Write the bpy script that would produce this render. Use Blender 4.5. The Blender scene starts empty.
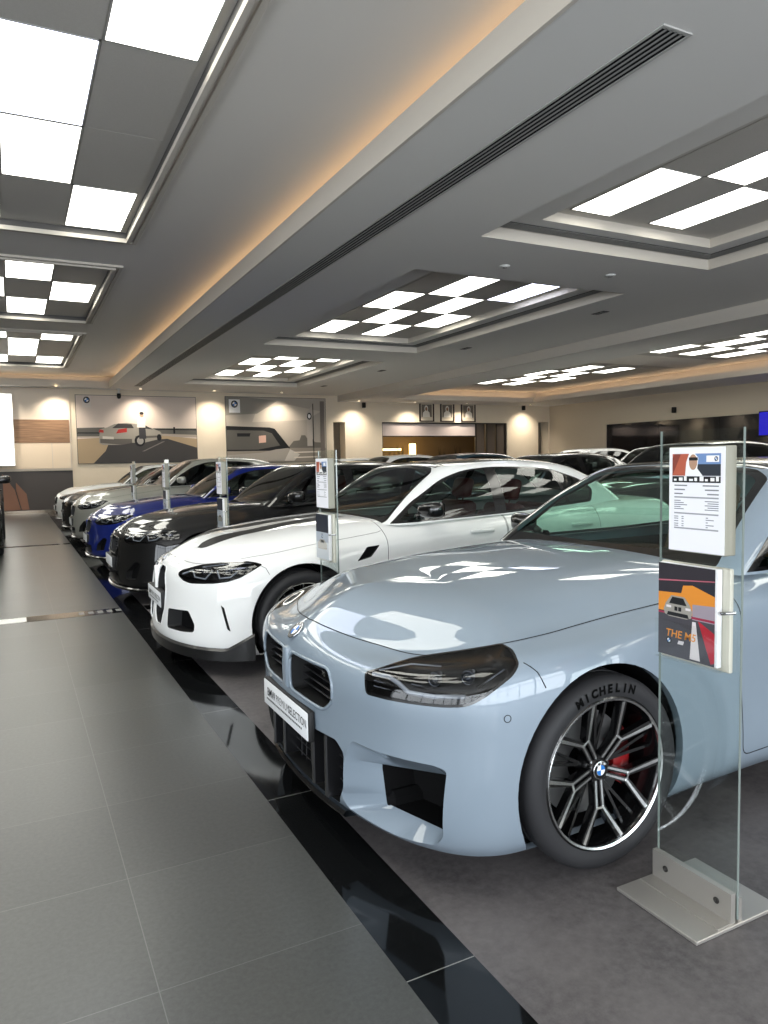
import bpy, bmesh, math, random
import numpy as np
from mathutils import Vector, Matrix
from mathutils.bvhtree import BVHTree

random.seed(7)
SC = bpy.context.scene
COL = SC.collection
PI = math.pi
V3 = Vector

# ------------------------------------------------------------------ basics
def srgb(r, g, b):
    def f(c):
        c /= 255.0
        return c / 12.92 if c <= 0.04045 else ((c + 0.055) / 1.055) ** 2.4
    return (f(r), f(g), f(b), 1.0)

MATS = {}
def mat(name, col=(0.5, 0.5, 0.5, 1), rough=0.5, metal=0.0, coat=0.0, coat_rough=0.03, emit=None, estr=0.0, spec=0.5):
    if name in MATS:
        return MATS[name]
    m = bpy.data.materials.new(name)
    m.use_nodes = True
    b = m.node_tree.nodes['Principled BSDF']
    b.inputs['Base Color'].default_value = col
    b.inputs['Roughness'].default_value = rough
    b.inputs['Metallic'].default_value = metal
    b.inputs['Coat Weight'].default_value = coat
    b.inputs['Coat Roughness'].default_value = coat_rough
    b.inputs['Specular IOR Level'].default_value = spec
    if emit is not None:
        b.inputs['Emission Color'].default_value = emit
        b.inputs['Emission Strength'].default_value = estr
    MATS[name] = m
    return m

def glass_mat(name, tint, refl=1.0, base=0.04, rough=0.0):
    """thin pane: tinted transparency under a Fresnel reflection"""
    if name in MATS:
        return MATS[name]
    m = bpy.data.materials.new(name)
    m.use_nodes = True
    nt = m.node_tree
    nt.nodes.clear()
    out = nt.nodes.new('ShaderNodeOutputMaterial')
    mix = nt.nodes.new('ShaderNodeMixShader')
    tr = nt.nodes.new('ShaderNodeBsdfTransparent')
    tr.inputs['Color'].default_value = tint
    gl = nt.nodes.new('ShaderNodeBsdfGlossy')
    gl.inputs['Roughness'].default_value = rough
    gl.inputs['Color'].default_value = (refl, refl, refl, 1)
    lw = nt.nodes.new('ShaderNodeFresnel')
    lw.inputs['IOR'].default_value = 1.5
    geo = nt.nodes.new('ShaderNodeNewGeometry')
    # same reflectance from both sides of the pane
    mi = nt.nodes.new('ShaderNodeMath'); mi.operation = 'MULTIPLY_ADD'
    mi.inputs[1].default_value = 1.5 - 1 / 1.5 if False else 0.0
    mi.inputs[2].default_value = 1.5
    nt.links.new(geo.outputs['Backfacing'], mi.inputs[0])
    iorb = nt.nodes.new('ShaderNodeMix'); iorb.data_type = 'FLOAT'
    iorb.inputs[2].default_value = 1.5
    iorb.inputs[3].default_value = 1 / 1.5
    nt.links.new(geo.outputs['Backfacing'], iorb.inputs[0])
    nt.links.new(iorb.outputs[0], lw.inputs['IOR'])
    nt.links.new(lw.outputs[0], mix.inputs[0])
    nt.links.new(tr.outputs[0], mix.inputs[1])
    nt.links.new(gl.outputs[0], mix.inputs[2])
    nt.links.new(mix.outputs[0], out.inputs['Surface'])
    nt.nodes.remove(mi)
    MATS[name] = m
    return m

def nodes_of(m):
    return m.node_tree.nodes, m.node_tree.links, m.node_tree.nodes['Principled BSDF']

# ------------------------------------------------------------------ mesh buffer
class MB:
    def __init__(self):
        self.v = []; self.f = []; self.n = None; self.sm = []
    def add(self, vs, fs, smooth=False):
        b = len(self.v)
        self.v.extend([tuple(p) for p in vs])
        self.f.extend([tuple(i + b for i in f) for f in fs])
        self.sm.extend([smooth] * len(fs))
        return self
    def merge(self, o, M=None):
        vs = o.v if M is None else [tuple(M @ V3(p)) for p in o.v]
        b = len(self.v)
        self.v.extend(vs)
        self.f.extend([tuple(i + b for i in f) for f in o.f])
        self.sm.extend(o.sm)
        return self
    def box(self, x0, x1, y0, y1, z0, z1):
        vs = [(x, y, z) for x in (x0, x1) for y in (y0, y1) for z in (z0, z1)]
        fs = [(0, 1, 3, 2), (4, 6, 7, 5), (0, 4, 5, 1), (2, 3, 7, 6), (0, 2, 6, 4), (1, 5, 7, 3)]
        return self.add(vs, fs)
    def rbox(self, x0, x1, y0, y1, z0, z1, r=0.01, seg=2, M=None):
        bm = bmesh.new()
        bmesh.ops.create_cube(bm, size=1.0)
        for v in bm.verts:
            v.co = V3(((x0 + x1) / 2 + v.co.x * (x1 - x0), (y0 + y1) / 2 + v.co.y * (y1 - y0), (z0 + z1) / 2 + v.co.z * (z1 - z0)))
        bmesh.ops.bevel(bm, geom=bm.edges[:], offset=r, segments=seg, profile=0.5, affect='EDGES')
        bm.verts.index_update()
        vs = [v.co.copy() for v in bm.verts]
        if M is not None:
            vs = [M @ v for v in vs]
        self.add(vs, [[v.index for v in f.verts] for f in bm.faces], seg > 1)
        bm.free()
        return self
    def prism(self, poly, d, smooth=False):
        """poly: list of 3D points (planar), extruded by vector d"""
        n = len(poly)
        d = V3(d)
        vs = [V3(p) for p in poly] + [V3(p) + d for p in poly]
        fs = [tuple(range(n))[::-1], tuple(range(n, 2 * n))]
        fs += [(i, (i + 1) % n, n + (i + 1) % n, n + i) for i in range(n)]
        return self.add(vs, fs, smooth)
    def tube(self, pts, r, n=8, cap=True, closed=False):
        pts = [V3(p) for p in pts]
        m = len(pts)
        rings = []
        up = V3((0, 0, 1))
        for i, p in enumerate(pts):
            a = pts[(i - 1) % m] if (closed or i > 0) else pts[i]
            b = pts[(i + 1) % m] if (closed or i < m - 1) else pts[i]
            t = (b - a)
            if t.length < 1e-9:
                t = V3((1, 0, 0))
            t.normalize()
            u = up if abs(t.dot(up)) < 0.95 else V3((0, 1, 0))
            s = t.cross(u).normalized()
            w = s.cross(t).normalized()
            rr = r[i] if isinstance(r, (list, tuple)) else r
            rings.append([p + (s * math.cos(k * 2 * PI / n) + w * math.sin(k * 2 * PI / n)) * rr for k in range(n)])
        vs = [q for ring in rings for q in ring]
        fs = []
        for i in range(m if closed else m - 1):
            j = (i + 1) % m
            for k in range(n):
                l = (k + 1) % n
                fs.append((i * n + k, i * n + l, j * n + l, j * n + k))
        if cap and not closed:
            fs.append(tuple(range(n)))
            fs.append(tuple(range((m - 1) * n, m * n))[::-1])
        return self.add(vs, fs, True)
    def lathe(self, prof, n=32, axis='y', closed=False, a0=0.0, a1=2 * PI):
        """prof: list of (radius, along axis)"""
        full = abs(a1 - a0 - 2 * PI) < 1e-6
        k = n if full else n + 1
        vs = []
        for i in range(k):
            a = a0 + (a1 - a0) * i / n
            c, s = math.cos(a), math.sin(a)
            for r, h in prof:
                if axis == 'y':
                    vs.append((r * c, h, r * s))
                elif axis == 'z':
                    vs.append((r * c, r * s, h))
                else:
                    vs.append((h, r * c, r * s))
        m = len(prof)
        fs = []
        for i in range(n):
            j = (i + 1) % k
            for q in range(m if closed else m - 1):
                q2 = (q + 1) % m
                fs.append((i * m + q, i * m + q2, j * m + q2, j * m + q))
        return self.add(vs, fs, True)
    def mirror_y(self):
        n = len(self.v)
        o = MB()
        o.v = [(x, -y, z) for x, y, z in self.v]
        o.f = [tuple(reversed(f)) for f in self.f]
        o.sm = list(self.sm)
        return o
    def build(self, name, m, parent=None, normals=None, link=True, autosmooth=None, slots=None):
        me = bpy.data.meshes.new(name)
        me.from_pydata(self.v, [], self.f)
        if slots:
            for s in slots: me.materials.append(s)
        else:
            me.materials.append(m)
        me.polygons.foreach_set('use_smooth', self.sm)
        me.update()
        if normals is not None:
            me.normals_split_custom_set_from_vertices(normals)
        elif autosmooth:
            me.set_sharp_from_angle(angle=math.radians(autosmooth))
        o = bpy.data.objects.new(name, me)
        if link:
            COL.objects.link(o)
        if parent is not None:
            o.parent = parent
        return o

def tag(o, label=None, cat=None, group=None, kind=None):
    if label: o['label'] = label
    if cat: o['category'] = cat
    if group: o['group'] = group
    if kind: o['kind'] = kind
    return o

def empty(name, loc=(0, 0, 0), rz=0.0, label=None, cat=None, group=None):
    o = bpy.data.objects.new(name, None)
    o.empty_display_size = 0.1
    COL.objects.link(o)
    o.location = loc
    o.rotation_euler = (0, 0, rz)
    tag(o, label, cat, group)
    return o

def copy_tree(o, parent=None):
    c = o.copy()
    COL.objects.link(c)
    if parent is not None:
        c.parent = parent
    for ch in list(KIDS.get(o.name, o.children)):
        copy_tree(ch, c)
    return c
KIDS = {}

_TXT = {}
def text_mesh(s, size, align='CENTER', shear=0.0, bold=0.0, space=1.0, depth=0.0):
    """2D lettering as (verts, faces) in the XY plane"""
    key = (s, size, align, shear, bold, space, depth)
    if key in _TXT:
        return _TXT[key]
    cu = bpy.data.curves.new('lettering', 'FONT')
    cu.body = s
    cu.size = size
    cu.align_x = align
    cu.align_y = 'CENTER'
    cu.shear = shear
    cu.offset = bold
    cu.space_character = space
    cu.extrude = depth
    cu.resolution_u = 3
    ob = bpy.data.objects.new('lettering', cu)
    COL.objects.link(ob)
    dg = bpy.context.evaluated_depsgraph_get()
    dg.update()
    me = bpy.data.meshes.new_from_object(ob.evaluated_get(dg))
    vs = [v.co.copy() for v in me.vertices]
    fs = [tuple(p.vertices) for p in me.polygons]
    bpy.data.objects.remove(ob)
    bpy.data.curves.remove(cu)
    bpy.data.meshes.remove(me)
    _TXT[key] = (vs, fs)
    return vs, fs

def lin(x, xs, ys):
    return float(np.interp(x, xs, ys))
# ------------------------------------------------------------------ smooth patches
def bspline_w(n):
    ts = [i / n for i in range(n)]
    return [((1 - t) ** 3 / 6, (3 * t ** 3 - 6 * t ** 2 + 4) / 6, (-3 * t ** 3 + 3 * t ** 2 + 3 * t + 1) / 6, t ** 3 / 6) for t in ts]

def patch(net, nu, nv, end_u=('lin', 'mir'), end_v=('mir', 'mir')):
    """cubic B-spline through a net[u][v] of points; 'mir' ends lie on the plane y = 0"""
    P = np.array(net, float)
    def ext(P, ends):
        a = P[1].copy(); a[:, 1] *= -1
        b = P[-2].copy(); b[:, 1] *= -1
        lo = a if ends[0] == 'mir' else 2 * P[0] - P[1]
        hi = b if ends[1] == 'mir' else 2 * P[-1] - P[-2]
        return np.concatenate([lo[None], P, hi[None]], 0)
    def ev(P, n):
        m = P.shape[0] - 3
        w = bspline_w(n)
        rows = []
        for i in range(m):
            for a, b, c, d in w:
                rows.append(a * P[i] + b * P[i + 1] + c * P[i + 2] + d * P[i + 3])
        rows.append((P[m] + 4 * P[m + 1] + P[m + 2]) / 6)
        return np.array(rows)
    Q = ev(ext(P, end_u), nu)
    Q = np.swapaxes(ev(ext(np.swapaxes(Q, 0, 1), end_v), nv), 0, 1)
    return Q

def grid_bm(Q, up_hint):
    """bmesh of a point grid with its smooth normals kept in a vertex layer"""
    nu, nv, _ = Q.shape
    du = np.gradient(Q, axis=0); dv = np.gradient(Q, axis=1)
    N = np.cross(dv, du)
    L = np.linalg.norm(N, axis=2, keepdims=True)
    N = N / np.maximum(L, 1e-12)
    bad = (L[..., 0] < 1e-9)
    if bad.any():
        N[bad] = (0, 0, 1)
    c = Q.reshape(-1, 3).mean(0)
    i, j = up_hint
    if N[i, j, 2] * 0.3 + N[i, j, 1] < 0:
        N = -N; flip = True
    else:
        flip = False
    # on the centre plane the normal has no sideways share
    on = np.abs(Q[..., 1]) < 1e-6
    N[on, 1] = 0
    N /= np.maximum(np.linalg.norm(N, axis=2, keepdims=True), 1e-9)
    bm = bmesh.new()
    ln = bm.verts.layers.float_vector.new('nor')
    bm.faces.layers.int.new('pid')
    vs = []
    for a in range(nu):
        row = []
        for b in range(nv):
            v = bm.verts.new(Q[a, b]); v[ln] = N[a, b]
            row.append(v)
        vs.append(row)
    for a in range(nu - 1):
        for b in range(nv - 1):
            q = [vs[a][b], vs[a][b + 1], vs[a + 1][b + 1], vs[a + 1][b]]
            if not flip: q = q
            else: q = q[::-1]
            try: bm.faces.new(q)
            except ValueError: pass
    bm.normal_update()
    return bm

S2 = math.sqrt(0.5)
PROJ = {'side': (V3((1, 0, 0)), V3((0, 0, 1))), 'front': (V3((0, 1, 0)), V3((0, 0, 1))),
        'top': (V3((1, 0, 0)), V3((0, 1, 0))), 'diag': (V3((-S2, S2, 0)), V3((0, 0, 1)))}

def rpoly(pts, r=0.02, seg=4):
    """polygon with rounded corners; a point may carry its own radius as third value"""
    out = []
    n = len(pts)
    for i in range(n):
        p = V3(pts[i][:2]); a = V3(pts[i - 1][:2]); b = V3(pts[(i + 1) % n][:2])
        rr = pts[i][2] if len(pts[i]) > 2 else r
        u = (a - p); w = (b - p)
        la, lb = u.length, w.length
        if rr <= 1e-6 or la < 1e-6 or lb < 1e-6:
            out.append(tuple(p)); continue
        d = min(rr, la * 0.45, lb * 0.45)
        s = p + u.normalized() * d; e = p + w.normalized() * d
        for k in range(seg + 1):
            t = k / seg
            q = s * (1 - t) ** 2 + p * 2 * t * (1 - t) + e * t ** 2
            out.append((q.x, q.y))
    return out

def in_poly(p, poly):
    x, y = p; c = False
    n = len(poly); j = n - 1
    for i in range(n):
        xi, yi = poly[i]; xj, yj = poly[j]
        if (yi > y) != (yj > y) and x < (xj - xi) * (y - yi) / (yj - yi) + xi:
            c = not c
        j = i
    return c

def cut(bm, poly, proj, filt, pid, over=(0,)):
    """cuts the outline into the surface and marks the faces inside it with pid"""
    A, B = PROJ[proj]
    D = A.cross(B)
    lay = bm.faces.layers.int['pid']
    a0 = min(p[0] for p in poly); a1 = max(p[0] for p in poly)
    b0 = min(p[1] for p in poly); b1 = max(p[1] for p in poly)
    def box(f):
        aa = [v.co.dot(A) for v in f.verts]; bb = [v.co.dot(B) for v in f.verts]
        return min(aa), max(aa), min(bb), max(bb)
    def ok(f):
        if f[lay] not in over: return False
        q = box(f)
        return q[1] >= a0 and q[0] <= a1 and q[3] >= b0 and q[2] <= b1 and filt(f.calc_center_median())
    cand = set(f for f in bm.faces if ok(f))
    n = len(poly)
    for i in range(n):
        p, q = poly[i], poly[(i + 1) % n]
        d = A * (q[0] - p[0]) + B * (q[1] - p[1])
        if d.length < 1e-7: continue
        no = D.cross(d).normalized()
        co = A * p[0] + B * p[1]
        lo0, lo1 = min(p[0], q[0]) - 1e-6, max(p[0], q[0]) + 1e-6
        hi0, hi1 = min(p[1], q[1]) - 1e-6, max(p[1], q[1]) + 1e-6
        sel = []
        for f in cand:
            x = box(f)
            if x[1] >= lo0 and x[0] <= lo1 and x[3] >= hi0 and x[2] <= hi1:
                sel.append(f)
        if not sel: continue
        ge = set(sel)
        for f in sel:
            ge.update(f.edges); ge.update(f.verts)
        r = bmesh.ops.bisect_plane(bm, geom=list(ge), dist=1e-6, plane_co=co, plane_no=no)
        cand = set(f for f in cand if f.is_valid)
        for e in r['geom_cut']:
            for f in e.link_faces:
                if f not in cand and f.is_valid and ok(f):
                    cand.add(f)
    got = []
    for f in cand:
        c = f.calc_center_median()
        if f[lay] in over and in_poly((c.dot(A), c.dot(B)), poly):
            f[lay] = pid; got.append(f)
    return got

def extract(bm, pids, mirror='join'):
    """faces with these ids as (MB, normals); 'join' adds the mirror image, 'left' / 'right' give one side"""
    lay = bm.faces.layers.int['pid']; ln = bm.verts.layers.float_vector['nor']
    mb = MB(); nor = []
    idx = {}; idm = {}
    def vid(v, m):
        if m and abs(v.co.y) < 1e-5 and mirror == 'join':
            m = False
        d = idm if m else idx
        if v not in d:
            d[v] = len(mb.v)
            n = v[ln]
            if m:
                mb.v.append((v.co.x, -v.co.y, v.co.z)); nor.append(V3((n.x, -n.y, n.z)).normalized())
            else:
                mb.v.append(tuple(v.co)); nor.append(V3(n).normalized())
        return d[v]
    for f in bm.faces:
        if f[lay] not in pids: continue
        if mirror in ('join', 'left'):
            mb.f.append(tuple(vid(v, False) for v in f.verts)); mb.sm.append(True)
        if mirror in ('join', 'right'):
            mb.f.append(tuple(vid(v, True) for v in reversed(f.verts))); mb.sm.append(True)
    return mb, nor

def border(bm, pid):
    lay = bm.faces.layers.int['pid']
    es = []
    for e in bm.edges:
        k = [f for f in e.link_faces if f[lay] == pid]
        if len(k) == 1 and not (abs(e.verts[0].co.y) < 1e-4 and abs(e.verts[1].co.y) < 1e-4):
            es.append((e, k[0]))
    return es

def recess(bm, pid, off, floor=True):
    """walls running inward from the outline of pid and (if asked) the floor; off(co) is the inward shift"""
    lay = bm.faces.layers.int['pid']
    w = MB(); fl = MB()
    for e, f in border(bm, pid):
        a, b = e.verts
        for l in f.loops:
            if l.edge == e:
                a, b = l.vert, l.link_loop_next.vert
        pa, pb = a.co.copy(), b.co.copy()
        w.add([pa, pb, pb + off(pb), pa + off(pa)], [(0, 3, 2, 1)])
    if floor:
        ids = {}
        for f in bm.faces:
            if f[lay] != pid: continue
            t = []
            for v in f.verts:
                if v not in ids:
                    ids[v] = len(fl.v); fl.v.append(tuple(v.co + off(v.co)))
                t.append(ids[v])
            fl.f.append(tuple(t)); fl.sm.append(True)
    return w, fl

def gap_strip(bm, pid, mb, wd=0.0022, lift=0.0008, keep=None):
    """a dark seam along the outline of pid"""
    ln = bm.verts.layers.float_vector['nor']
    for e, f in border(bm, pid):
        a, b = e.verts
        if keep and not keep((a.co + b.co) / 2): continue
        t = (b.co - a.co)
        if t.length < 1e-7: continue
        t.normalize()
        q = []
        for v in (a, b):
            n = V3(v[ln]).normalized()
            s = n.cross(t).normalized() * wd
            q += [v.co + s + n * lift, v.co - s + n * lift]
        mb.add([q[0], q[1], q[3], q[2]], [(0, 1, 2, 3)], True)

def both(mb):
    o = MB(); o.merge(mb); o.merge(mb.mirror_y())
    return o

def crom(pts, n=6):
    """open Catmull-Rom curve through 2D points"""
    out = []
    P = [V3((*p[:2], 0)) for p in pts]
    for i in range(len(P) - 1):
        a = P[max(i - 1, 0)]; b = P[i]; c = P[i + 1]; d = P[min(i + 2, len(P) - 1)]
        for k in range(n):
            t = k / n
            q = 0.5 * (2 * b + (c - a) * t + (2 * a - 5 * b + 4 * c - d) * t * t + (3 * b - a - 3 * c + d) * t ** 3)
            out.append((q.x, q.y))
    out.append(tuple(P[-1][:2]))
    return out

def border_tube(bm, pid, r, push=0.0, n=6):
    """a bead along the outline of pid"""
    ln = bm.verts.layers.float_vector['nor']
    es = border(bm, pid); nxt = {}
    for e, f in es:
        for l in f.loops:
            if l.edge == e: nxt[l.vert] = l.link_loop_next.vert
    if not nxt: return MB()
    v0 = next(iter(nxt)); loop = [v0]; v = nxt.get(v0)
    while v is not None and v is not v0 and len(loop) < 3000:
        loop.append(v); v = nxt.get(v)
    mb = MB()
    pts = []
    for v in loop:
        p = v.co + V3(v[ln]).normalized() * push
        if not pts or (p - pts[-1]).length > .004: pts.append(p)
    mb.tube(pts, r, n, closed=True)
    return mb
# ------------------------------------------------------------------ cars
THETA = [0, 11, 22, 33, 44, 55, 66, 78]
REAR = [78, 64, 50, 36, 24, 12, 0]
XS = [0.38, 0.2, 0.0, -0.2, -0.42, -0.62, -0.9, -1.25, -1.6, -1.95, -2.25, -2.5, -2.747, -3.0, -3.22]
KX = [0.38, 0.0, -0.42, -0.8, -1.4, -2.2, -2.747, -3.3]
#        zc    F     n    xa    z along KX                                   half width along KX                              rear x, n
COUPE = [
 (0.125, 0.800, 2.3, 0.38, [.125, .13, .13, .13, .13, .13, .15, .20], [.895, .89, .85, .82, .815, .83, .88, .86], -3.60),
 (0.165, 0.845, 2.3, 0.38, [.17, .17, .18, .19, .19, .19, .20, .25], [.935, .94, .905, .875, .865, .88, .93, .90], -3.66),
 (0.260, 0.868, 2.25, 0.38, [.27, .28, .29, .29, .29, .30, .32, .36], [.95, .958, .925, .882, .872, .897, .953, .92], -3.70),
 (0.390, 0.880, 2.2, 0.38, [.40, .42, .42, .42, .42, .43, .45, .48], [.955, .965, .925, .872, .862, .89, .958, .925], -3.72),
 (0.500, 0.882, 2.15, 0.38, [.53, .56, .56, .56, .56, .57, .60, .60], [.955, .965, .920, .872, .865, .895, .960, .92], -3.72),
 (0.600, 0.888, 2.25, 0.38, [.64, .69, .69, .69, .70, .72, .75, .72], [.950, .957, .915, .887, .882, .902, .953, .91], -3.71),
 (0.685, 0.880, 2.15, 0.38, [.725, .760, .775, .79, .80, .82, .85, .82], [.935, .940, .910, .892, .887, .902, .927, .89], -3.70, .012),
 (0.745, 0.848, 1.9, 0.38, [.778, .803, .835, .860, .875, .90, .92, .90], [.895, .908, .885, .875, .872, .875, .872, .86], -3.68, .040),
 (0.785, 0.785, 1.65, 0.36, [.796, .825, .862, .912, .940, .965, .985, .97], [.785, .795, .790, .815, .825, .81, .78, .76], -3.62, .055),
 (0.845, 0.690, 1.55, 0.32, [.875, .915, .945, .960, .962, .97, .99, .985], [.65, .66, .66, .69, .70, .69, .66, .62], -3.5, .035),
 (0.897, 0.570, 1.5, 0.27, [.920, .960, .980, .982, .975, .975, .995, .995], [.42, .44, .44, .46, .48, .47, .44, .40], -3.4, .01),
 (0.912, 0.460, 1.5, 0.22, [.930, .970, .988, .988, .98, .98, 1.0, 1.0], [0, 0, 0, 0, 0, 0, 0, 0], -3.35),
]
#  greenhouse: foot ring and roof ring, front centre to rear centre
COUPE_G = [
 [(-.67, 0, .960), (-.672, .35, .957), (-.678, .60, .95), (-.695, .765, .938), (-.80, .81, .925), (-1.05, .815, .93), (-1.4, .815, .94), (-1.8, .81, .95), (-2.2, .795, .96), (-2.6, .76, .975), (-2.95, .70, .985), (-3.15, .60, 1.0), (-3.25, .35, 1.01), (-3.28, 0, 1.015)],
 [(-1.36, 0, 1.388), (-1.355, .30, 1.384), (-1.345, .48, 1.372), (-1.325, .59, 1.345), (-1.39, .61, 1.342), (-1.52, .61, 1.348), (-1.70, .61, 1.355), (-1.9, .605, 1.353), (-2.1, .595, 1.342), (-2.3, .565, 1.325), (-2.42, .53, 1.32), (-2.47, .44, 1.33), (-2.5, .25, 1.345), (-2.5, 0, 1.35)],
 1.412]

def lower_net(sp):
    L = sp['levels']; st = sp.get('stretch', lambda x: x)
    net = []
    for lv in L:
        zc, F, n, xa, zk, wk, R = lv[:7]
        dip = lv[7] if len(lv) > 7 else 0
        row = []
        W0 = lin(0.38, KX[::-1], wk[::-1]); z0 = zk[0]
        spine = max(wk) == 0
        for th in THETA:
            a = math.radians(th)
            c = math.cos(a) ** (2 / n); s = math.sin(a) ** (2 / n)
            t = min(1.0, (s) ** 1.5)
            row.append((xa + (F - xa) * c, W0 * s, zc + (z0 - zc) * t - dip * math.sin(2 * a) ** 1.3))
        for x in XS:
            xx = x + (xa - 0.38) * min(1, max(0, (x + 0.42) / 0.8))
            row.append((st(xx), lin(x, KX[::-1], wk[::-1]), lin(x, KX[::-1], zk[::-1])))
        WR = lin(-3.22, KX[::-1], wk[::-1]); zR = lin(-3.22, KX[::-1], zk[::-1])
        xb = st(-3.22); RR = st(R)
        for th in REAR:
            a = math.radians(th)
            c = math.cos(a) ** (2 / 2.4); s = math.sin(a) ** (2 / 2.4)
            row.append((xb + (RR - xb) * c, WR * s, zR))
        net.append(row)
    return net

def upper_net(sp):
    base, top, peak = sp['green']
    rows = []
    zs = sp.get('zroof', 0.0)
    for t in (0.0, 0.22, 0.45, 0.68, 0.88, 1.0):
        r = []
        for j, (b, c) in enumerate(zip(base, top)):
            b = V3(b); c = V3(c)
            p = b.lerp(c, t)
            bul = math.sin(PI * min(t, 1)) 
            side = min(1.0, max(0.0, (j - 2) / 2)) if j < 7 else min(1.0, max(0.0, (11 - j) / 2))
            p.y += 0.04 * bul * side * (1 if c.y > 0 else 0)
            if j <= 3: p += V3((0.02, 0, 0.02)) * bul
            if j >= 11: p += V3((-0.02, 0, 0.03)) * bul
            r.append(tuple(p))
        rows.append(r)
    xf = top[0][0]; xr = top[-1][0]
    for k, (sy, dz) in enumerate(((0.86, 0.55), (0.5, 0.9), (0.0, 1.0))):
        r = []
        for j, c in enumerate(top):
            x, y, z = c
            u = (x - xr) / (xf - xr)
            zc = lin(u, [0, 0.25, 0.6, 1.0], [top[-1][2] + 0.004, peak - 0.008, peak, top[0][2] + 0.004])
            xx = x
            if j <= 3: xx = x - (0.05 + 0.25 * (1 - sy))
            if j >= 11: xx = x + (0.05 + 0.25 * (1 - sy))
            r.append((xx, y * sy, z + (zc - z) * dz))
        rows.append(r)
    return rows

def wheel_mats():
    return dict(tire=mat('tyre rubber', srgb(41, 41, 43), 0.6, spec=0.3), rim=mat('gloss black alloy', srgb(16, 16, 17), 0.22, 0.3, 0.6),
                cut=mat('machined alloy', srgb(225, 227, 228), 0.22, 1.0), disc=mat('brake steel', srgb(120, 120, 120), 0.35, 0.9),
                red=mat('red caliper paint', srgb(128, 10, 14), 0.35, 0, 0.4), dark=mat('flat black plastic', srgb(14, 14, 15), 0.6, spec=0.3),
                letter=mat('raised black rubber', srgb(2, 2, 2), 0.7, spec=.08))

def roundel(mb_ring, mb_white, mb_blue, mb_black, r, z):
    """badge in the XY plane facing +Z: silver rim, black ring with letters, quartered disc"""
    def ringf(mb, r0, r1, zz, a0=0, a1=2 * PI, n=32):
        vs = []; fs = []
        for i in range(n + 1):
            a = a0 + (a1 - a0) * i / n
            vs += [(r0 * math.cos(a), r0 * math.sin(a), zz), (r1 * math.cos(a), r1 * math.sin(a), zz)]
        for i in range(n):
            fs.append((2 * i, 2 * i + 1, 2 * i + 3, 2 * i + 2))
        mb.add(vs, fs)
    mb_ring.lathe([(r * 0.0, z - 0.004), (r, z - 0.004), (r, z), (r * 0.95, z + 0.0012), (r * 0.0, z + 0.0008)], 32, 'z')
    ringf(mb_black, r * 0.62, r * 0.93, z + 0.0016)
    for k in range(4):
        ringf(mb_white if k % 2 else mb_blue, 0, r * 0.57, z + 0.0016, k * PI / 2, (k + 1) * PI / 2, 8)
    for ch, an in (('B', 128), ('M', 90), ('W', 52)):
        vs, fs = text_mesh(ch, r * 0.40, bold=r * 0.008)
        a = math.radians(an)
        M = Matrix.Translation((math.cos(a) * r * 0.775, math.sin(a) * r * 0.775, z + 0.0022)) @ Matrix.Rotation(a - PI / 2, 4, 'Z')
        mb_white.add([M @ v for v in vs], fs)

def make_roundel(name, r, M, parent):
    a, w, b, k = MB(), MB(), MB(), MB()
    roundel(a, w, b, k, r, 0)
    mb = MB(); mids = []
    for i, q in enumerate((a, w, b, k)):
        mb.merge(q, M); mids += [i] * len(q.f)
    o = mb.build(name, None, parent, slots=[mat('badge chrome', srgb(215, 217, 220), 0.15, 1.0), mat('badge white', srgb(240, 240, 242), 0.3), mat('badge blue', srgb(28, 110, 190), 0.3), mat('badge black', srgb(12, 12, 13), 0.3)])
    o.data.polygons.foreach_set('material_index', mids)
    return o

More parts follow.
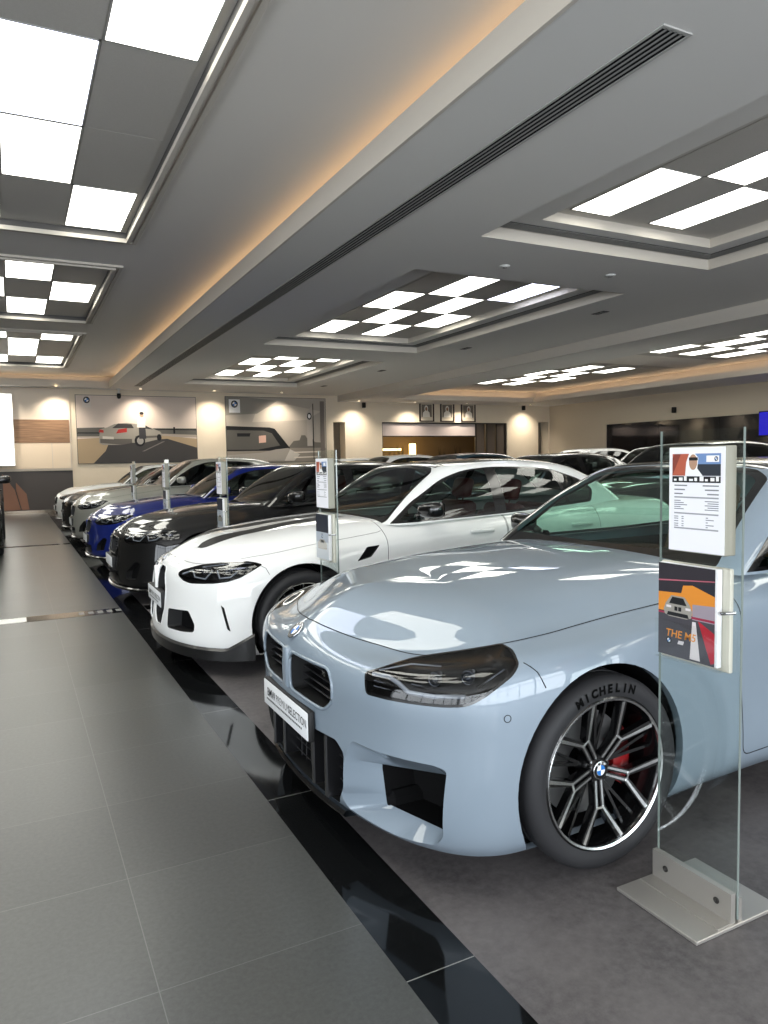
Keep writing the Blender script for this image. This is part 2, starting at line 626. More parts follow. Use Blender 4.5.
def build_wheel(parent, loc, side, style, R=0.3385, width=0.275, letters=None, rear=False):
    """a wheel part: tyre mesh with rim, disc, caliper and hub cap as its sub-parts; outer face towards +y * side"""
    M = wheel_mats()
    h = width / 2
    t = MB()
    t.lathe([(0.262, h - .022), (.268, h - .008), (.285, h - .001), (.305, h), (.320, h - .006), (.3305, h - .018), (.3365, h - .032), (.3375, h - .040), (R, h - .060),
             (R, .062), (R - .006, .060), (R - .006, .050), (R, .048), (R, .006), (R - .006, .004), (R - .006, -.006), (R, -.008), (R, -.052), (R - .006, -.054), (R - .006, -.064), (R, -.066),
             (R - .001, -h + .05), (R - .012, -h + .02), (.305, -h), (.285, -h), (.262, -h + .02)], 72)
    # shoulder blocks and ribs of the sidewall
    for i in range(72):
        a = i * 2 * PI / 72
        Mx = Matrix.Rotation(-a, 4, 'Y')
        b = MB(); b.box(R - .012, R + .0006, h - .058, h - .020, -.0028, .0028)
        vs = [V3(p) for p in b.v]
        for p in vs:
            if p.y > h - .03: p.x -= .012
        t.add([Mx @ p for p in vs], b.f)
    S = Matrix.Scale(side, 4, (0, 1, 0))
    T = Matrix.Translation(loc)
    X = T @ S
    def put(mb, name, m, par, sm=None):
        o = MB(); o.merge(mb, X)
        if side < 0: o.f = [tuple(reversed(f)) for f in o.f]
        return o.build(name, m, par, autosmooth=sm)
    root = put(t, 'wheel', M['tire'], parent, 40)
    rm = MB()
    rm.lathe([(.262, -h + .02), (.24, -h + .04), (.235, 0), (.243, .06), (.250, h - .030), (.255, h - .012), (.262, h - .006), (.268, h - .010), (.266, h - .02)], 64)
    ct = MB()
    f = h - 0.012
    ct.lathe([(.2525, f - .004), (.2535, f + .004), (.2605, f + .0075), (.2625, f + .004)], 64)
    def bar(mb, r0, a0, r1, a1, w0, w1, y0, y1, dep, cut_w=0, cut_side=0):
        p0 = V3((r0 * math.cos(a0), 0, r0 * math.sin(a0))); p1 = V3((r1 * math.cos(a1), 0, r1 * math.sin(a1)))
        d = (p1 - p0).normalized(); s = V3((-d.z, 0, d.x))
        q = [p0 + s * w0 + V3((0, y0, 0)), p0 - s * w0 + V3((0, y0, 0)), p1 - s * w1 + V3((0, y1, 0)), p1 + s * w1 + V3((0, y1, 0))]
        mb.prism(q, (0, -dep, 0))
        return p0, p1, s
    if style == 'y':
        for k in range(5):
            c = math.radians(-51 + 72 * k + 180)
            # the stem is a narrow loop of two bright bars
            for sg in (-1, 1):
                bar(rm, .038, c + sg * .30, .135, c + sg * .105, .0085, .0095, f - .040, f - .026, .03)
                bar(ct, .042, c + sg * .30, .135, c + sg * .105, .0036, .0040, f - .0385, f - .0245, .004)
                a1 = c + sg * math.radians(19)
                bar(rm, .130, c + sg * .10, .252, a1, .011, .014, f - .026, f - .006, .03)
                bar(ct, .133, c + sg * .115, .250, a1 + sg * .018, .0040, .0062, f - .0245, f - .003, .004)
                bar(rm, .06, c + sg * math.radians(36), .245, c + sg * math.radians(30), .006, .005, f - .060, f - .04, .02)
            bar(ct, .132, c - .13, .132, c + .13, .0038, .0038, f - .0245, f - .0245, .004)
    else:
        for k in range(10):
            c = 2 * PI * k / 10 + 0.1
            bar(rm, .05, c, .15, c, .010, .008, f - .035, f - .022, .03)
            for sg in (-1, 1):
                bar(rm, .11, c, .252, c + sg * .155, .0075, .006, f - .028, f - .006, .025)
                bar(ct, .12, c + sg * .02, .250, c + sg * .165, .0026, .0026, f - .026, f - .004, .003)
    rm.lathe([(0, f - .036), (.036, f - .036), (.044, f - .045), (.062, f - .09), (.0, f - .09)], 32)
    for k in range(5):
        a = k * 2 * PI / 5 + .3
        b = MB(); b.lathe([(0, f - .034), (.007, f - .034), (.009, f - .046)], 10)
        rm.merge(b, Matrix.Translation((.042 * math.cos(a) * 1.0, -.004, .042 * math.sin(a))))
    rim = put(rm, 'rim', M['rim'], root, 35)
    put(ct, 'machined_edge', M['cut'], rim, 35)
    ds = MB()
    ds.lathe([(.07, -.005), (.07, .006), (.09, .006), (.187, .006), (.187, -.022), (.07, -.022)], 56)
    put(ds, 'brake_disc', M['disc'], root, 35)
    cp = MB()
    ca = 180
    cp.lathe([(.115, .012), (.118, .036), (.135, .044), (.180, .044), (.196, .034), (.198, -.04), (.115, -.04)], 14, 'y', True, math.radians(ca - 34), math.radians(ca + 34))
    put(cp, 'brake_caliper', M['red'], root, 35)
    cap = make_roundel('hub_cap', .032, X @ Matrix.Translation((0, f - .030, 0)) @ Matrix(((-side, 0, 0, 0), (0, 0, 1, 0), (0, 1, 0, 0), (0, 0, 0, 1))), root)
    if letters:
        lt = MB()
        n = len(letters)
        for i, ch in enumerate(letters):
            if ch == ' ': continue
            vs, fs = text_mesh(ch, .040, bold=.0022)
            a = math.radians(90 + (i - (n - 1) / 2) * 6.6 - 3)
            rr = .2975
            # seen from outside the letters run forward
            Mx = Matrix.Translation((rr * math.cos(a), h + .0006, rr * math.sin(a))) @ Matrix.Rotation(-(a - PI / 2), 4, 'Y') @ Matrix(((1, 0, 0, 0), (0, 0, 1, 0), (0, 1, 0, 0), (0, 0, 0, 1)))
            lt.add([Mx @ V3((-v.x, v.y, v.z)) for v in vs], fs)
        put(lt, 'tyre_lettering', M['letter'], root)
    return root
def paint(name, col, metal=0.0, rough=0.35, flake=0.0):
    m = mat(name, col, rough + .15, metal, 1.0, 0.012, spec=.18)
    return m

def bvh_of(bm):
    return BVHTree.FromBMesh(bm)

def tub(mb, x0, x1, w, z0, z1, taper=0.9):
    """open-topped cabin trough"""
    n = 6
    vs = []; fs = []
    for i in range(n):
        x = x0 + (x1 - x0) * i / (n - 1)
        e = 1.0 if 0 < i < n - 1 else 0.93
        vs += [(x, w * e, z1), (x, w * taper * e, z0), (x, -w * taper * e, z0), (x, -w * e, z1)]
    for i in range(n - 1):
        for k in range(3):
            fs.append((i * 4 + k, i * 4 + k + 1, i * 4 + k + 5, i * 4 + k + 4))
    fs += [(0, 1, 2, 3), tuple((n - 1) * 4 + k for k in (3, 2, 1, 0))]
    mb.add(vs, fs)

def seat(parent, x, y, z, m, rear=False, sw=0.50):
    s = MB()
    s.rbox(x - .25, x + .27, y - sw / 2, y + sw / 2, z, z + .17, .05, 3)
    Mr = Matrix.Translation((x - .24, y, z + .12)) @ Matrix.Rotation(math.radians(-17), 4, 'Y')
    s.rbox(-.07, .07, -sw / 2, sw / 2, 0, .58, .055, 3, Mr)
    s.rbox(-.02, .12, -sw / 2, -sw / 2 + .09, .05, .48, .04, 3, Mr)
    s.rbox(-.02, .12, sw / 2 - .09, sw / 2, .05, .48, .04, 3, Mr)
    o = s.build('seat', m, parent)
    hd = MB()
    hd.rbox(-.05, .05, -.13, .13, .61, .80, .04, 3, Mr)
    hd.tube([Mr @ V3((0, -.05, .55)), Mr @ V3((0, -.05, .64))], .008)
    hd.tube([Mr @ V3((0, .05, .55)), Mr @ V3((0, .05, .64))], .008)
    hd.build('headrest', m, o)
    return o

def sides(mb, name, m, parent, **k):
    a = mb.build(name, m, parent, **k)
    b = mb.mirror_y().build(name, m, parent, **k)
    return a, b

def build_car(sp):
    nu, nv = sp.get('res', (6, 6))
    root = empty(sp['name'], (0, 0, 0), 0, sp['label'], 'car', sp.get('group'))
    pm = sp['paint']
    black = mat('gloss black trim', srgb(12, 12, 13), 0.18, 0.0, 0.5)
    dark = mat('flat black plastic', srgb(14, 14, 15), 0.6, spec=0.3)
    shade = mat('black void lining', srgb(7, 7, 8), 0.8, spec=0.15)
    gapm = mat('panel gap black', srgb(10, 10, 11), 0.7, spec=0.2)
    chrome = mat('bright trim', srgb(200, 202, 205), 0.15, 1.0)
    st = sp.get('stretch', lambda x: x)
    wb = st(-2.747)
    net = lower_net(sp)
    Q = patch(net, nu, nv)
    mid = len(THETA) + 2
    if sp.get('flare'):
        # raised flare round each wheel opening
        for xa in (sp.get('axle', 0.0), wb + sp.get('axle', 0.0)):
            d = np.hypot(Q[..., 0] - xa, Q[..., 2] - sp.get('R', .3385))
            r0 = sp.get('arch', .378)
            t = np.clip((r0 + .105 - d) / .055, 0, 1); t = t * t * (3 - 2 * t)
            k = np.clip((Q[..., 1] - .70) / .12, 0, 1) * np.clip((.83 - Q[..., 2]) / .06, 0, 1)
            Q[..., 1] += sp['flare'] * t * k
    bm = grid_bm(Q, (4 * nu, mid * nv))
    tree = bvh_of(bm)
    lay = bm.faces.layers.int['pid']
    gn = upper_net(sp)
    G = patch(gn, nu, nv)
    gb = grid_bm(G, (2 * nu, 6 * nv))
    gtree = bvh_of(gb)
    glay = gb.faces.layers.int['pid']
    seams = []
    # cabin opening under the glasshouse
    base = sp['green'][0]
    foot = [(p[0], p[1]) for p in base]
    foot[0] = (foot[0][0] - .05, -0.01); foot[-1] = (foot[-1][0] + .05, -.01)
    foot = [(x - .05 if i < 4 else (x + .04 if i > len(base) - 5 else x), max(y - .045, -0.01) if y > 0.1 else y) for i, (x, y) in enumerate(foot)]
    cut(bm, foot, 'top', lambda c: c.z > .80, 99)
    bmesh.ops.delete(bm, geom=[f for f in bm.faces if f[lay] == 99], context='FACES')
    # wheel arches
    R = sp.get('R', .3385)
    ra = sp.get('arch', .378)
    ax = sp.get('axle', 0.0)
    for xa, rr in ((ax, ra), (wb + ax, ra + .004)):
        pol = [(xa + rr * math.cos(a), R + .004 + rr * math.sin(a)) for a in [i * 2 * PI / 56 for i in range(56)]]
        pid = 90 if xa == ax else 91
        cut(bm, pol, 'side', lambda c: c.y > .45, pid)
        lip, _ = recess(bm, pid, lambda p: V3((0, -.035, 0)), False)
        sides(lip, 'arch_lip', pm, root)
        ln, _ = recess(bm, pid, lambda p: V3((0, -.50 if p.z > .0 else 0, 0)), False)
        ln2 = MB(); ln2.merge(ln, Matrix.Translation((0, -.03, 0)))
        # disc closing the well on its inner side
        cx = MB()
        cx.add([(xa, .40, R)] + [(x, .40, max(z, .13)) for x, z in pol], [(0, i + 1, (i + 1) % 56 + 1) for i in range(56)])
        ln2.merge(cx)
        sides(ln2, 'wheel_arch_liner', shade, root)
        bmesh.ops.delete(bm, geom=[f for f in bm.faces if f[lay] == pid], context='FACES')
    # openings, lamps, panels
    front = lambda c: c.x > .2
    extra = []
    for c in sp['cuts']:
        kind = c['kind']; pid = c['pid']
        filt = c.get('filt', front)
        cut(bm, c['poly'], c['proj'], filt, pid, tuple(c.get('over', (0,))))
    # collect the hood / doors and their seams
    for c in sp['cuts']:
        kind = c['kind']; pid = c['pid']
        if kind == 'opening':
            d = V3(c['dir'])
            sc = c.get('shrink')
            off = c.get('off') or (lambda p, d=d: d)
            w, f = recess(bm, pid, off)
            wm = pm if c.get('painted') else dark
            ctr = min(p[0] for p in c['poly']) < 0 and c['proj'] == 'front'
            put = (lambda mb, nm, m: both(mb).build(nm, m, root)) if ctr else (lambda mb, nm, m: sides(mb, nm, m, root))
            put(w, c['name'], wm)
            if c.get('bead'):
                sides(border_tube(bm, pid, c['bead'], -.002), c['name'] + '_rim', c.get('bead_mat') or pm, root)
            if not c.get('nofloor'):
                put(f, c['name'] + '_back', shade)
            bmesh.ops.delete(bm, geom=[f for f in bm.faces if f[lay] == pid], context='FACES')
        elif kind == 'scoop':
            # body-coloured funnel from the outline on the skin to a smaller dark hole set back
            es = border(bm, pid)
            nxt = {}
            for e, f in es:
                for l in f.loops:
                    if l.edge == e: nxt[l.vert] = l.link_loop_next.vert
            v0 = next(iter(nxt)); loop = [v0]; v = nxt[v0]
            while v is not v0 and len(loop) < 2000:
                loop.append(v); v = nxt[v]
            hp = c['hole']
            cy = sum(p[1] for p in hp) / len(hp); cz = sum(p[2] for p in hp) / len(hp)
            oy = sum(v.co.y for v in loop) / len(loop); oz = sum(v.co.z for v in loop) / len(loop)
            def on_hole(ang):
                best = None
                for i in range(len(hp)):
                    a = V3(hp[i]); b = V3(hp[(i + 1) % len(hp)])
                    a0 = math.atan2(a.z - cz, a.y - cy); b0 = math.atan2(b.z - cz, b.y - cy)
                    d = (b0 - a0 + PI) % (2 * PI) - PI
                    t = ((ang - a0 + PI) % (2 * PI) - PI)
                    if d < 0: d, t = -d, -t
                    if -1e-6 <= t <= d + 1e-6:
                        # straight edge: intersect the ray from the centre with the edge
                        dy, dz = math.cos(ang), math.sin(ang)
                        ey, ez = b.y - a.y, b.z - a.z
                        den = dy * ez - dz * ey
                        u = ((a.y - cy) * dz - (a.z - cz) * dy) / den if abs(den) > 1e-9 else .5
                        u = -u if False else u
                        u = min(1, max(0, ((cy - a.y) * dz - (cz - a.z) * dy) / (ey * dz - ez * dy)))
                        return a.lerp(b, u)
                return V3(hp[0])
            # corners keep to corners: match by the angle seen from each outline's own middle, squared up
            w0, w1 = max(v.co.y for v in loop) - min(v.co.y for v in loop), max(v.co.z for v in loop) - min(v.co.z for v in loop)
            h0, h1 = max(p[1] for p in hp) - min(p[1] for p in hp), max(p[2] for p in hp) - min(p[2] for p in hp)
            oy = (max(v.co.y for v in loop) + min(v.co.y for v in loop)) / 2; oz = (max(v.co.z for v in loop) + min(v.co.z for v in loop)) / 2
            inner = [on_hole(math.atan2((v.co.z - oz) / w1 * h1, (v.co.y - oy) / w0 * h0)) for v in loop]
            fun = MB(); hol = MB(); nL = len(loop)
            K = 6
            rows = [[v.co.lerp(q, t / K) for v, q in zip(loop, inner)] for t in range(K + 1)]
            fun.add([p for r in rows for p in r], [(t * nL + i, t * nL + (i + 1) % nL, (t + 1) * nL + (i + 1) % nL, (t + 1) * nL + i) for t in range(K) for i in range(nL)], True)
            dp = V3(c['deep'])
            hol.add(inner + [p + dp for p in inner] + [sum(inner, V3()) / nL + dp], [(i, (i + 1) % nL, nL + (i + 1) % nL, nL + i) for i in range(nL)] + [(nL + i, nL + (i + 1) % nL, 2 * nL) for i in range(nL)])
            for sd, q in (('l', fun), ('r', fun.mirror_y())):
                o = q.build(c['name'], pm, root, autosmooth=24)
                (hol if sd == 'l' else hol.mirror_y()).build('air_duct', shade, o)
            bmesh.ops.delete(bm, geom=[f for f in bm.faces if f[lay] == pid], context='FACES')
        elif kind == 'panel':
            gq = MB(); gap_strip(bm, pid, gq, keep=c.get('keep'), wd=c.get('wd', .0022)); seams.append((gq, c.get('sides')))
    for c in sp['cuts']:
        if c['kind'] == 'panel':
            if c.get('sides'):
                for sd in ('left', 'right'):
                    mb, nn = extract(bm, {c['pid']}, sd)
                    if mb.f: c.setdefault('objs', {})[sd] = mb.build(c['name'], c.get('mat') or pm, root, nn)
            else:
                mb, nn = extract(bm, {c['pid']})
                c['obj'] = mb.build(c['name'], c.get('mat') or pm, root, nn)
        if c['kind'] == 'lamp':
            off = c['off']
            w, f = recess(bm, c['pid'], off)
            for sd, sg in (('left', 1), ('right', -1)):
                lens, nn = extract(bm, {c['pid']}, sd)
                fm = f if sg > 0 else f.mirror_y(); wm = w if sg > 0 else w.mirror_y()
                hb = MB(); hb.merge(fm); hb.merge(wm)
                lo = hb.build(c['name'], c.get('inner') or shade, root)
                ls = lens.build('lens', c['lens'], lo, nn)
                for nm, m, mbp in c['bits'](tree, c):
                    (mbp if sg > 0 else mbp.mirror_y()).build(nm, m, lo)
            g2 = MB(); gap_strip(bm, c['pid'], g2, wd=.0045, lift=.001)
            sides(g2, 'headlight_seal', black, root)
    mb, nn = extract(bm, {0})
    body = mb.build('body', pm, root, nn)
    for gq, sd2 in seams:
        if gq.f: (sides if sd2 else (lambda m_, n_, t_, r_: both(m_).build(n_, t_, r_)))(gq, 'panel_gap', gapm, root)
    # glasshouse
    gm = sp.get('glass') or glass_mat('tinted car glass', (.60, .80, .71, 1))
    gcuts = sp['gcuts']
    for c in gcuts:
        cut(gb, c['poly'], c['proj'], c['filt'], c['pid'], tuple(c.get('over', (0,))))
    for c in gcuts:
        if c.get('sides'):
            for sd in ('left', 'right'):
                mb, nn = extract(gb, {c['pid']}, sd)
                if mb.f:
                    o = mb.build(c['name'], c.get('mat') or gm, root, nn)
        else:
            mb, nn = extract(gb, {c['pid']})
            if mb.f: mb.build(c['name'], c.get('mat') or gm, root, nn)
    mb, nn = extract(gb, {0})
    mb.build('roof_pillars', pm, root, nn)
    # cabin
    lx = base[0][0]; rx = base[-1][0]
    cab = MB()
    tub(cab, lx - .12, rx + .25, .715, .30, .90)
    cab.box(lx - .10, rx + .2, -.62, .62, .16, .30)
    cab.build('cabin_tub', mat('dark cabin trim', srgb(22, 22, 23), .7), root)
    da = MB()
    da.rbox(lx - .42, lx - .02, -.66, .66, .70, .925, .05, 3)
    da.rbox(lx - .48, lx - .25, .12, .60, .80, .965, .05, 3)
    da.rbox(lx - 1.2, lx - .35, -.13, .13, .35, .62, .04, 2)
    da.build('dashboard', mat('dark dash plastic', srgb(20, 20, 21), .55), root)
    sw = MB()
    Mw = Matrix.Translation((lx - .56, .36, .90)) @ Matrix.Rotation(math.radians(-65), 4, 'Y')
    sw.tube([Mw @ V3((.185 * math.cos(a), .185 * math.sin(a), 0)) for a in [i * 2 * PI / 28 for i in range(28)]], .016, 8, closed=True)
    sw.rbox(-.06, .06, -.08, .08, -.03, .01, .015, 2, Mw)
    for a in (0.2, PI - .2, -PI / 2):
        sw.tube([Mw @ V3((0, 0, -.01)), Mw @ V3((.18 * math.sin(a), .18 * math.cos(a), 0))], .012)
    sw.build('steering_wheel', mat('dark dash plastic'), root)
    sm = sp.get('seat') or mat('black leather', srgb(25, 25, 26), .5)
    sx = lx - 1.02
    for y in (.37, -.37):
        seat(root, sx, y, .36, sm)
    rb = MB()
    rx2 = sx - .92
    rb.rbox(rx2 - .2, rx2 + .28, -.62, .62, .36, .52, .05, 3)
    Mr = Matrix.Translation((rx2 - .2, 0, .46)) @ Matrix.Rotation(math.radians(-22), 4, 'Y')
    rb.rbox(-.07, .07, -.62, .62, 0, .55, .05, 3, Mr)
    rb.build('rear_seat', sm, root)
    un = MB()
    un.rbox(wb - .55, .62, -.44, .44, .14, .22, .02, 1)
    un.rbox(wb + .42, -.42, -.80, .80, .135, .2, .02, 1)
    un.rbox(.40, .70, -.55, .55, .15, .25, .02, 1)
    un.build('underbody', shade, root)
    # wheels
    for xa in (ax, wb + ax):
        for sd in (1, -1):
            build_wheel(root, (xa, sd * sp.get('track', .80), R), sd, sp.get('wheel', 'y'), R, .275, sp.get('tyre_text') if (sd > 0 and xa == ax) else None)
    # mirrors
    mx, my, mz = sp.get('mirror', (-.78, .99, .985))
    for sg in (1, -1):
        mm = MB()
        bmx = bmesh.new()
        bmesh.ops.create_uvsphere(bmx, u_segments=20, v_segments=12, radius=1)
        for v in bmx.verts:
            x, y, z = v.co
            sp_ = lambda c, e: math.copysign(abs(c) ** e, c)
            x = x * .075 if x > 0 else sp_(x, .4) * .05
            v.co = V3((mx + x - .02 * y, sg * (my + sp_(y, .72) * .112), mz + sp_(z, .62) * (.058 + .010 * y) + y * .008))
        bmx.verts.index_update()
        mm.add([v.co for v in bmx.verts], [[v.index for v in f.verts] for f in bmx.faces], True)
        bmx.free()
        mo = mm.build('mirror', sp.get('mirror_mat') or black, root)
        ml = MB()
        ml.tube([(mx - .02, sg * (my - .07), mz - .03), (mx - .01, sg * (my - .16), mz - .055), (mx - .0, sg * (my - .21), mz - .06)], [.030, .022, .03], 10)
        ml.build('mirror_stalk', black, mo)
        mg = MB()
        mg.add([(mx - .051 - .02 * y / .112, sg * (my + y), mz + z + y * .08) for y, z in ((-.08, -.04), (.09, -.046), (.09, .046), (-.08, .04))], [(0, 1, 2, 3)])
        mg.build('mirror_glass', chrome, mo)
    # seams given as lines on the surface
    if sp.get('lines'):
        lm = MB()
        for pts, r in sp['lines']:
            q = []
            for a, b in zip(pts, pts[1:]):
                a = V3(a); b = V3(b)
                n = max(2, int((b - a).length / .03))
                for i in range(n):
                    q.append(a.lerp(b, i / n))
            q.append(V3(pts[-1]))
            s = []
            for p in q:
                h = tree.find_nearest(p)
                s.append(h[0])
            lm.tube(s, r, 5)
        sides(lm, 'shut_line', gapm, root)
    if sp.get('more'):
        sp['more'](root, tree, bm, gtree, pm)
    bm.free(); gb.free()
    return root
# ------------------------------------------------------------------ the grey coupe
def diag(x, y, z): return ((y - x) * S2, z)

def body_point(tree, A, B, a, b, far=1.5):
    D = A.cross(B)
    # shoot from outside, against the surface
    best = None
    for s in (1, -1):
        o = A * a + B * b + D * far * s
        h = tree.ray_cast(o, D * -s)
        if h[0] is not None and h[0].x > 0.2 and h[0].y > -0.02:
            if best is None or h[0].x + h[0].y > best[0].x + best[0].y:
                best = h
    return best

def on_lamp(tree, a, b, inset):
    A, B = PROJ['diag']
    h = body_point(tree, A, B, a, b)
    if h is None: return A * a + B * b + V3((.45, .45, 0))
    return h[0] + V3((-.75, -.55, 0)).normalized() * inset

LENS = glass_mat('clear lamp lens', (.50, .52, .55, 1))
LAMPW = mat('lamp light guide', srgb(225, 228, 232), 0.25, 0.2, 0.5)
LAMPC = mat('lamp chrome', srgb(120, 122, 126), 0.15, 1.0)
LAMPB = mat('lamp black', srgb(4, 4, 5), 0.35, 0, 0.2, spec=.2)

def lamp_bits(strips, balls, fins):
    def f(tree, c):
        out = []
        s = MB()
        for path, r in strips:
            s.tube([on_lamp(tree, a, b, .022) for a, b in path], r, 8)
        out.append(('light_guide', LAMPW, s))
        p = MB(); q = MB()
        for a, b, r in balls:
            o = on_lamp(tree, a, b, .045)
            d = V3((.80, .55, 0)).normalized()
            M = Matrix.Translation(o) @ d.to_track_quat('Z', 'Y').to_matrix().to_4x4()
            t = MB(); t.lathe([(r * 1.25, -.03), (r * 1.3, .0), (r * 1.12, .006), (r * 1.05, -.005)], 24, 'z'); p.merge(t, M)
            t = MB(); t.lathe([(0, .02), (r * .5, .015), (r * .85, .004), (r, -.008)], 24, 'z'); q.merge(t, M)
        out.append(('projector_ring', LAMPC, p)); out.append(('projector_lens', mat('projector glass', srgb(40, 48, 58), .03, 0, 1), q))
        e = MB()
        for path, r in fins:
            e.tube([on_lamp(tree, a, b, .03) for a, b in path], r, 6)
        out.append(('reflector_fin', LAMPC, e))
        return [x for x in out if x[2].f]
    return f

GREY = paint('grey car paint', srgb(130, 143, 155), 0.15, 0.32)

def coupe_more(root, tree, bm, gtree, pm):
    black = MATS['gloss black trim']; dark = MATS['flat black plastic']; shade = MATS['black void lining']
    # slats inside the two grille openings
    s = MB()
    for z in (.545, .575, .605, .635, .662):
        s.rbox(.775, .825, .04, .385, z - .004, z + .004, .003, 1)
    s.rbox(.775, .782, .03, .40, .50, .69, .003, 1)
    sides(s, 'grille_slat', mat('dark grille bar', srgb(24, 24, 26), .3, 0, .4), root)
    dv = MB(); dv.rbox(.80, .892, -.026, .026, .515, .685, .012, 3)
    dv.build('grille_divider', pm, root)
    # lower air opening: mesh bars and uprights
    g = MB()
    for i in range(5):
        z = .19 + i * .045
        g.rbox(.775, .79, -.40, .40, z - .003, z + .003, .002, 1)
    for i in range(15):
        y = -.39 + i * .056
        g.rbox(.773, .787, y - .003, y + .003, .17, .40, .002, 1)
    for y in (-.30, -.17, .17, .30):
        g.rbox(.77, .845, y - .012, y + .012, .17, .41, .005, 1)
    g.build('lower_grille', mat('dark grille bar'), root)
    # chin lip in gloss black
    lp = MB(); pts = []
    for i in range(41):
        y = -.40 + i * .80 / 40
        h = tree.ray_cast(V3((1.6, abs(y), .156)), V3((-1, 0, 0)))
        x = h[0].x if h[0] is not None else .6
        pts.append((x, y))
    sec = [(-.10, .148), (.012, .150), (.022, .140), (.016, .128), (-.10, .120)]
    vs = [(x + dx, y, z) for x, y in pts for dx, z in sec]
    k = len(sec)
    fs = [(i * k + j, i * k + (j + 1) % k, (i + 1) * k + (j + 1) % k, (i + 1) * k + j) for i in range(40) for j in range(k)]
    lp.add(vs, fs, True)
    lp.build('chin_lip', black, root, autosmooth=35)
    # number plate with its holder
    pb = MB(); pb.rbox(.868, .893, -.268, .268, .374, .492, .006, 2)
    pl = pb.build('plate_holder', dark, root)
    pw = MB(); pw.rbox(.892, .898, -.262, .262, .379, .487, .004, 2)
    pp = pw.build('number_plate', mat('plate white', srgb(226, 228, 230), .35), pl)
    tx = MB()
    Mx = Matrix(((0, 0, 1, .8986), (1, 0, 0, 0), (0, 1, 0, .441), (0, 0, 0, 1)))
    vs, fs = text_mesh('BMW', .050, 'LEFT', bold=.0009); tx.add([Mx @ (V3((v.x - .247, v.y, 0))) for v in vs], fs)
    vs, fs = text_mesh('PREMIUM', .046, 'LEFT', bold=-.0004); tx.add([Mx @ (V3((v.x - .115, v.y, 0))) for v in vs], fs)
    vs, fs = text_mesh('SELECTION', .046, 'LEFT', bold=.0004); tx.add([Mx @ (V3((v.x + .062, v.y, 0)) * 1.0) for v in vs], fs)
    tx.v = [(x, y * 0.86 if True else y, z) for x, y, z in tx.v]
    for i in range(26):
        tx.add([Mx @ V3((-.22 + i * .0165 + dx, -.034 + dy, 0)) for dx, dy in ((0, 0), (.011, 0), (.011, .008), (0, .008))], [(0, 1, 2, 3)])
    tx.build('plate_lettering', mat('plate ink', srgb(18, 18, 22), .5), pl)
    # round badge above the grille
    h = tree.ray_cast(V3((1.6, .001, .742)), V3((-1, 0, 0)))
    n = V3((h[1].x, 0, h[1].z)).normalized()
    if n.x < 0: n = -n
    X = V3((0, 1, 0)); Y = n.cross(X)
    M = Matrix((X.to_4d(), Y.to_4d(), n.to_4d(), (0, 0, 0, 1))).transposed()
    for i in range(3): M[3][i] = 0
    M.translation = V3((h[0].x, 0, h[0].z)) + n * .005
    make_roundel('emblem', .041, M, root)
    # small model badge in the grille
    tb = MB()
    Mb = Matrix(((0, 0, 1, .850), (1, 0, 0, .318), (0, 1, 0, .645), (0, 0, 0, 1)))
    vs, fs = text_mesh('M2', .026, bold=.001, shear=.2); tb.add([Mb @ v for v in vs], fs)
    tb.build('grille_badge', mat('bright trim'), root)
    # parking sensor discs
    for y, z in ((.84, .52), (.915, .56)):
        h = body_point(tree, V3((-S2, S2, 0)), V3((0, 0, 1)), 0, 0)
    sn = MB()
    h = tree.find_nearest(V3((.47, .91, .60)))
    n = h[1] if h[1].y > 0 else -h[1]
    q = MB(); q.lathe([(.0125, .0), (.0125, .0012), (.0105, .0012), (.0105, 0)], 20, 'z')
    sn.merge(q, Matrix.Translation(h[0]) @ n.to_track_quat('Z', 'Y').to_matrix().to_4x4())
    sides(sn, 'parking_sensor', MATS['panel gap black'], root)

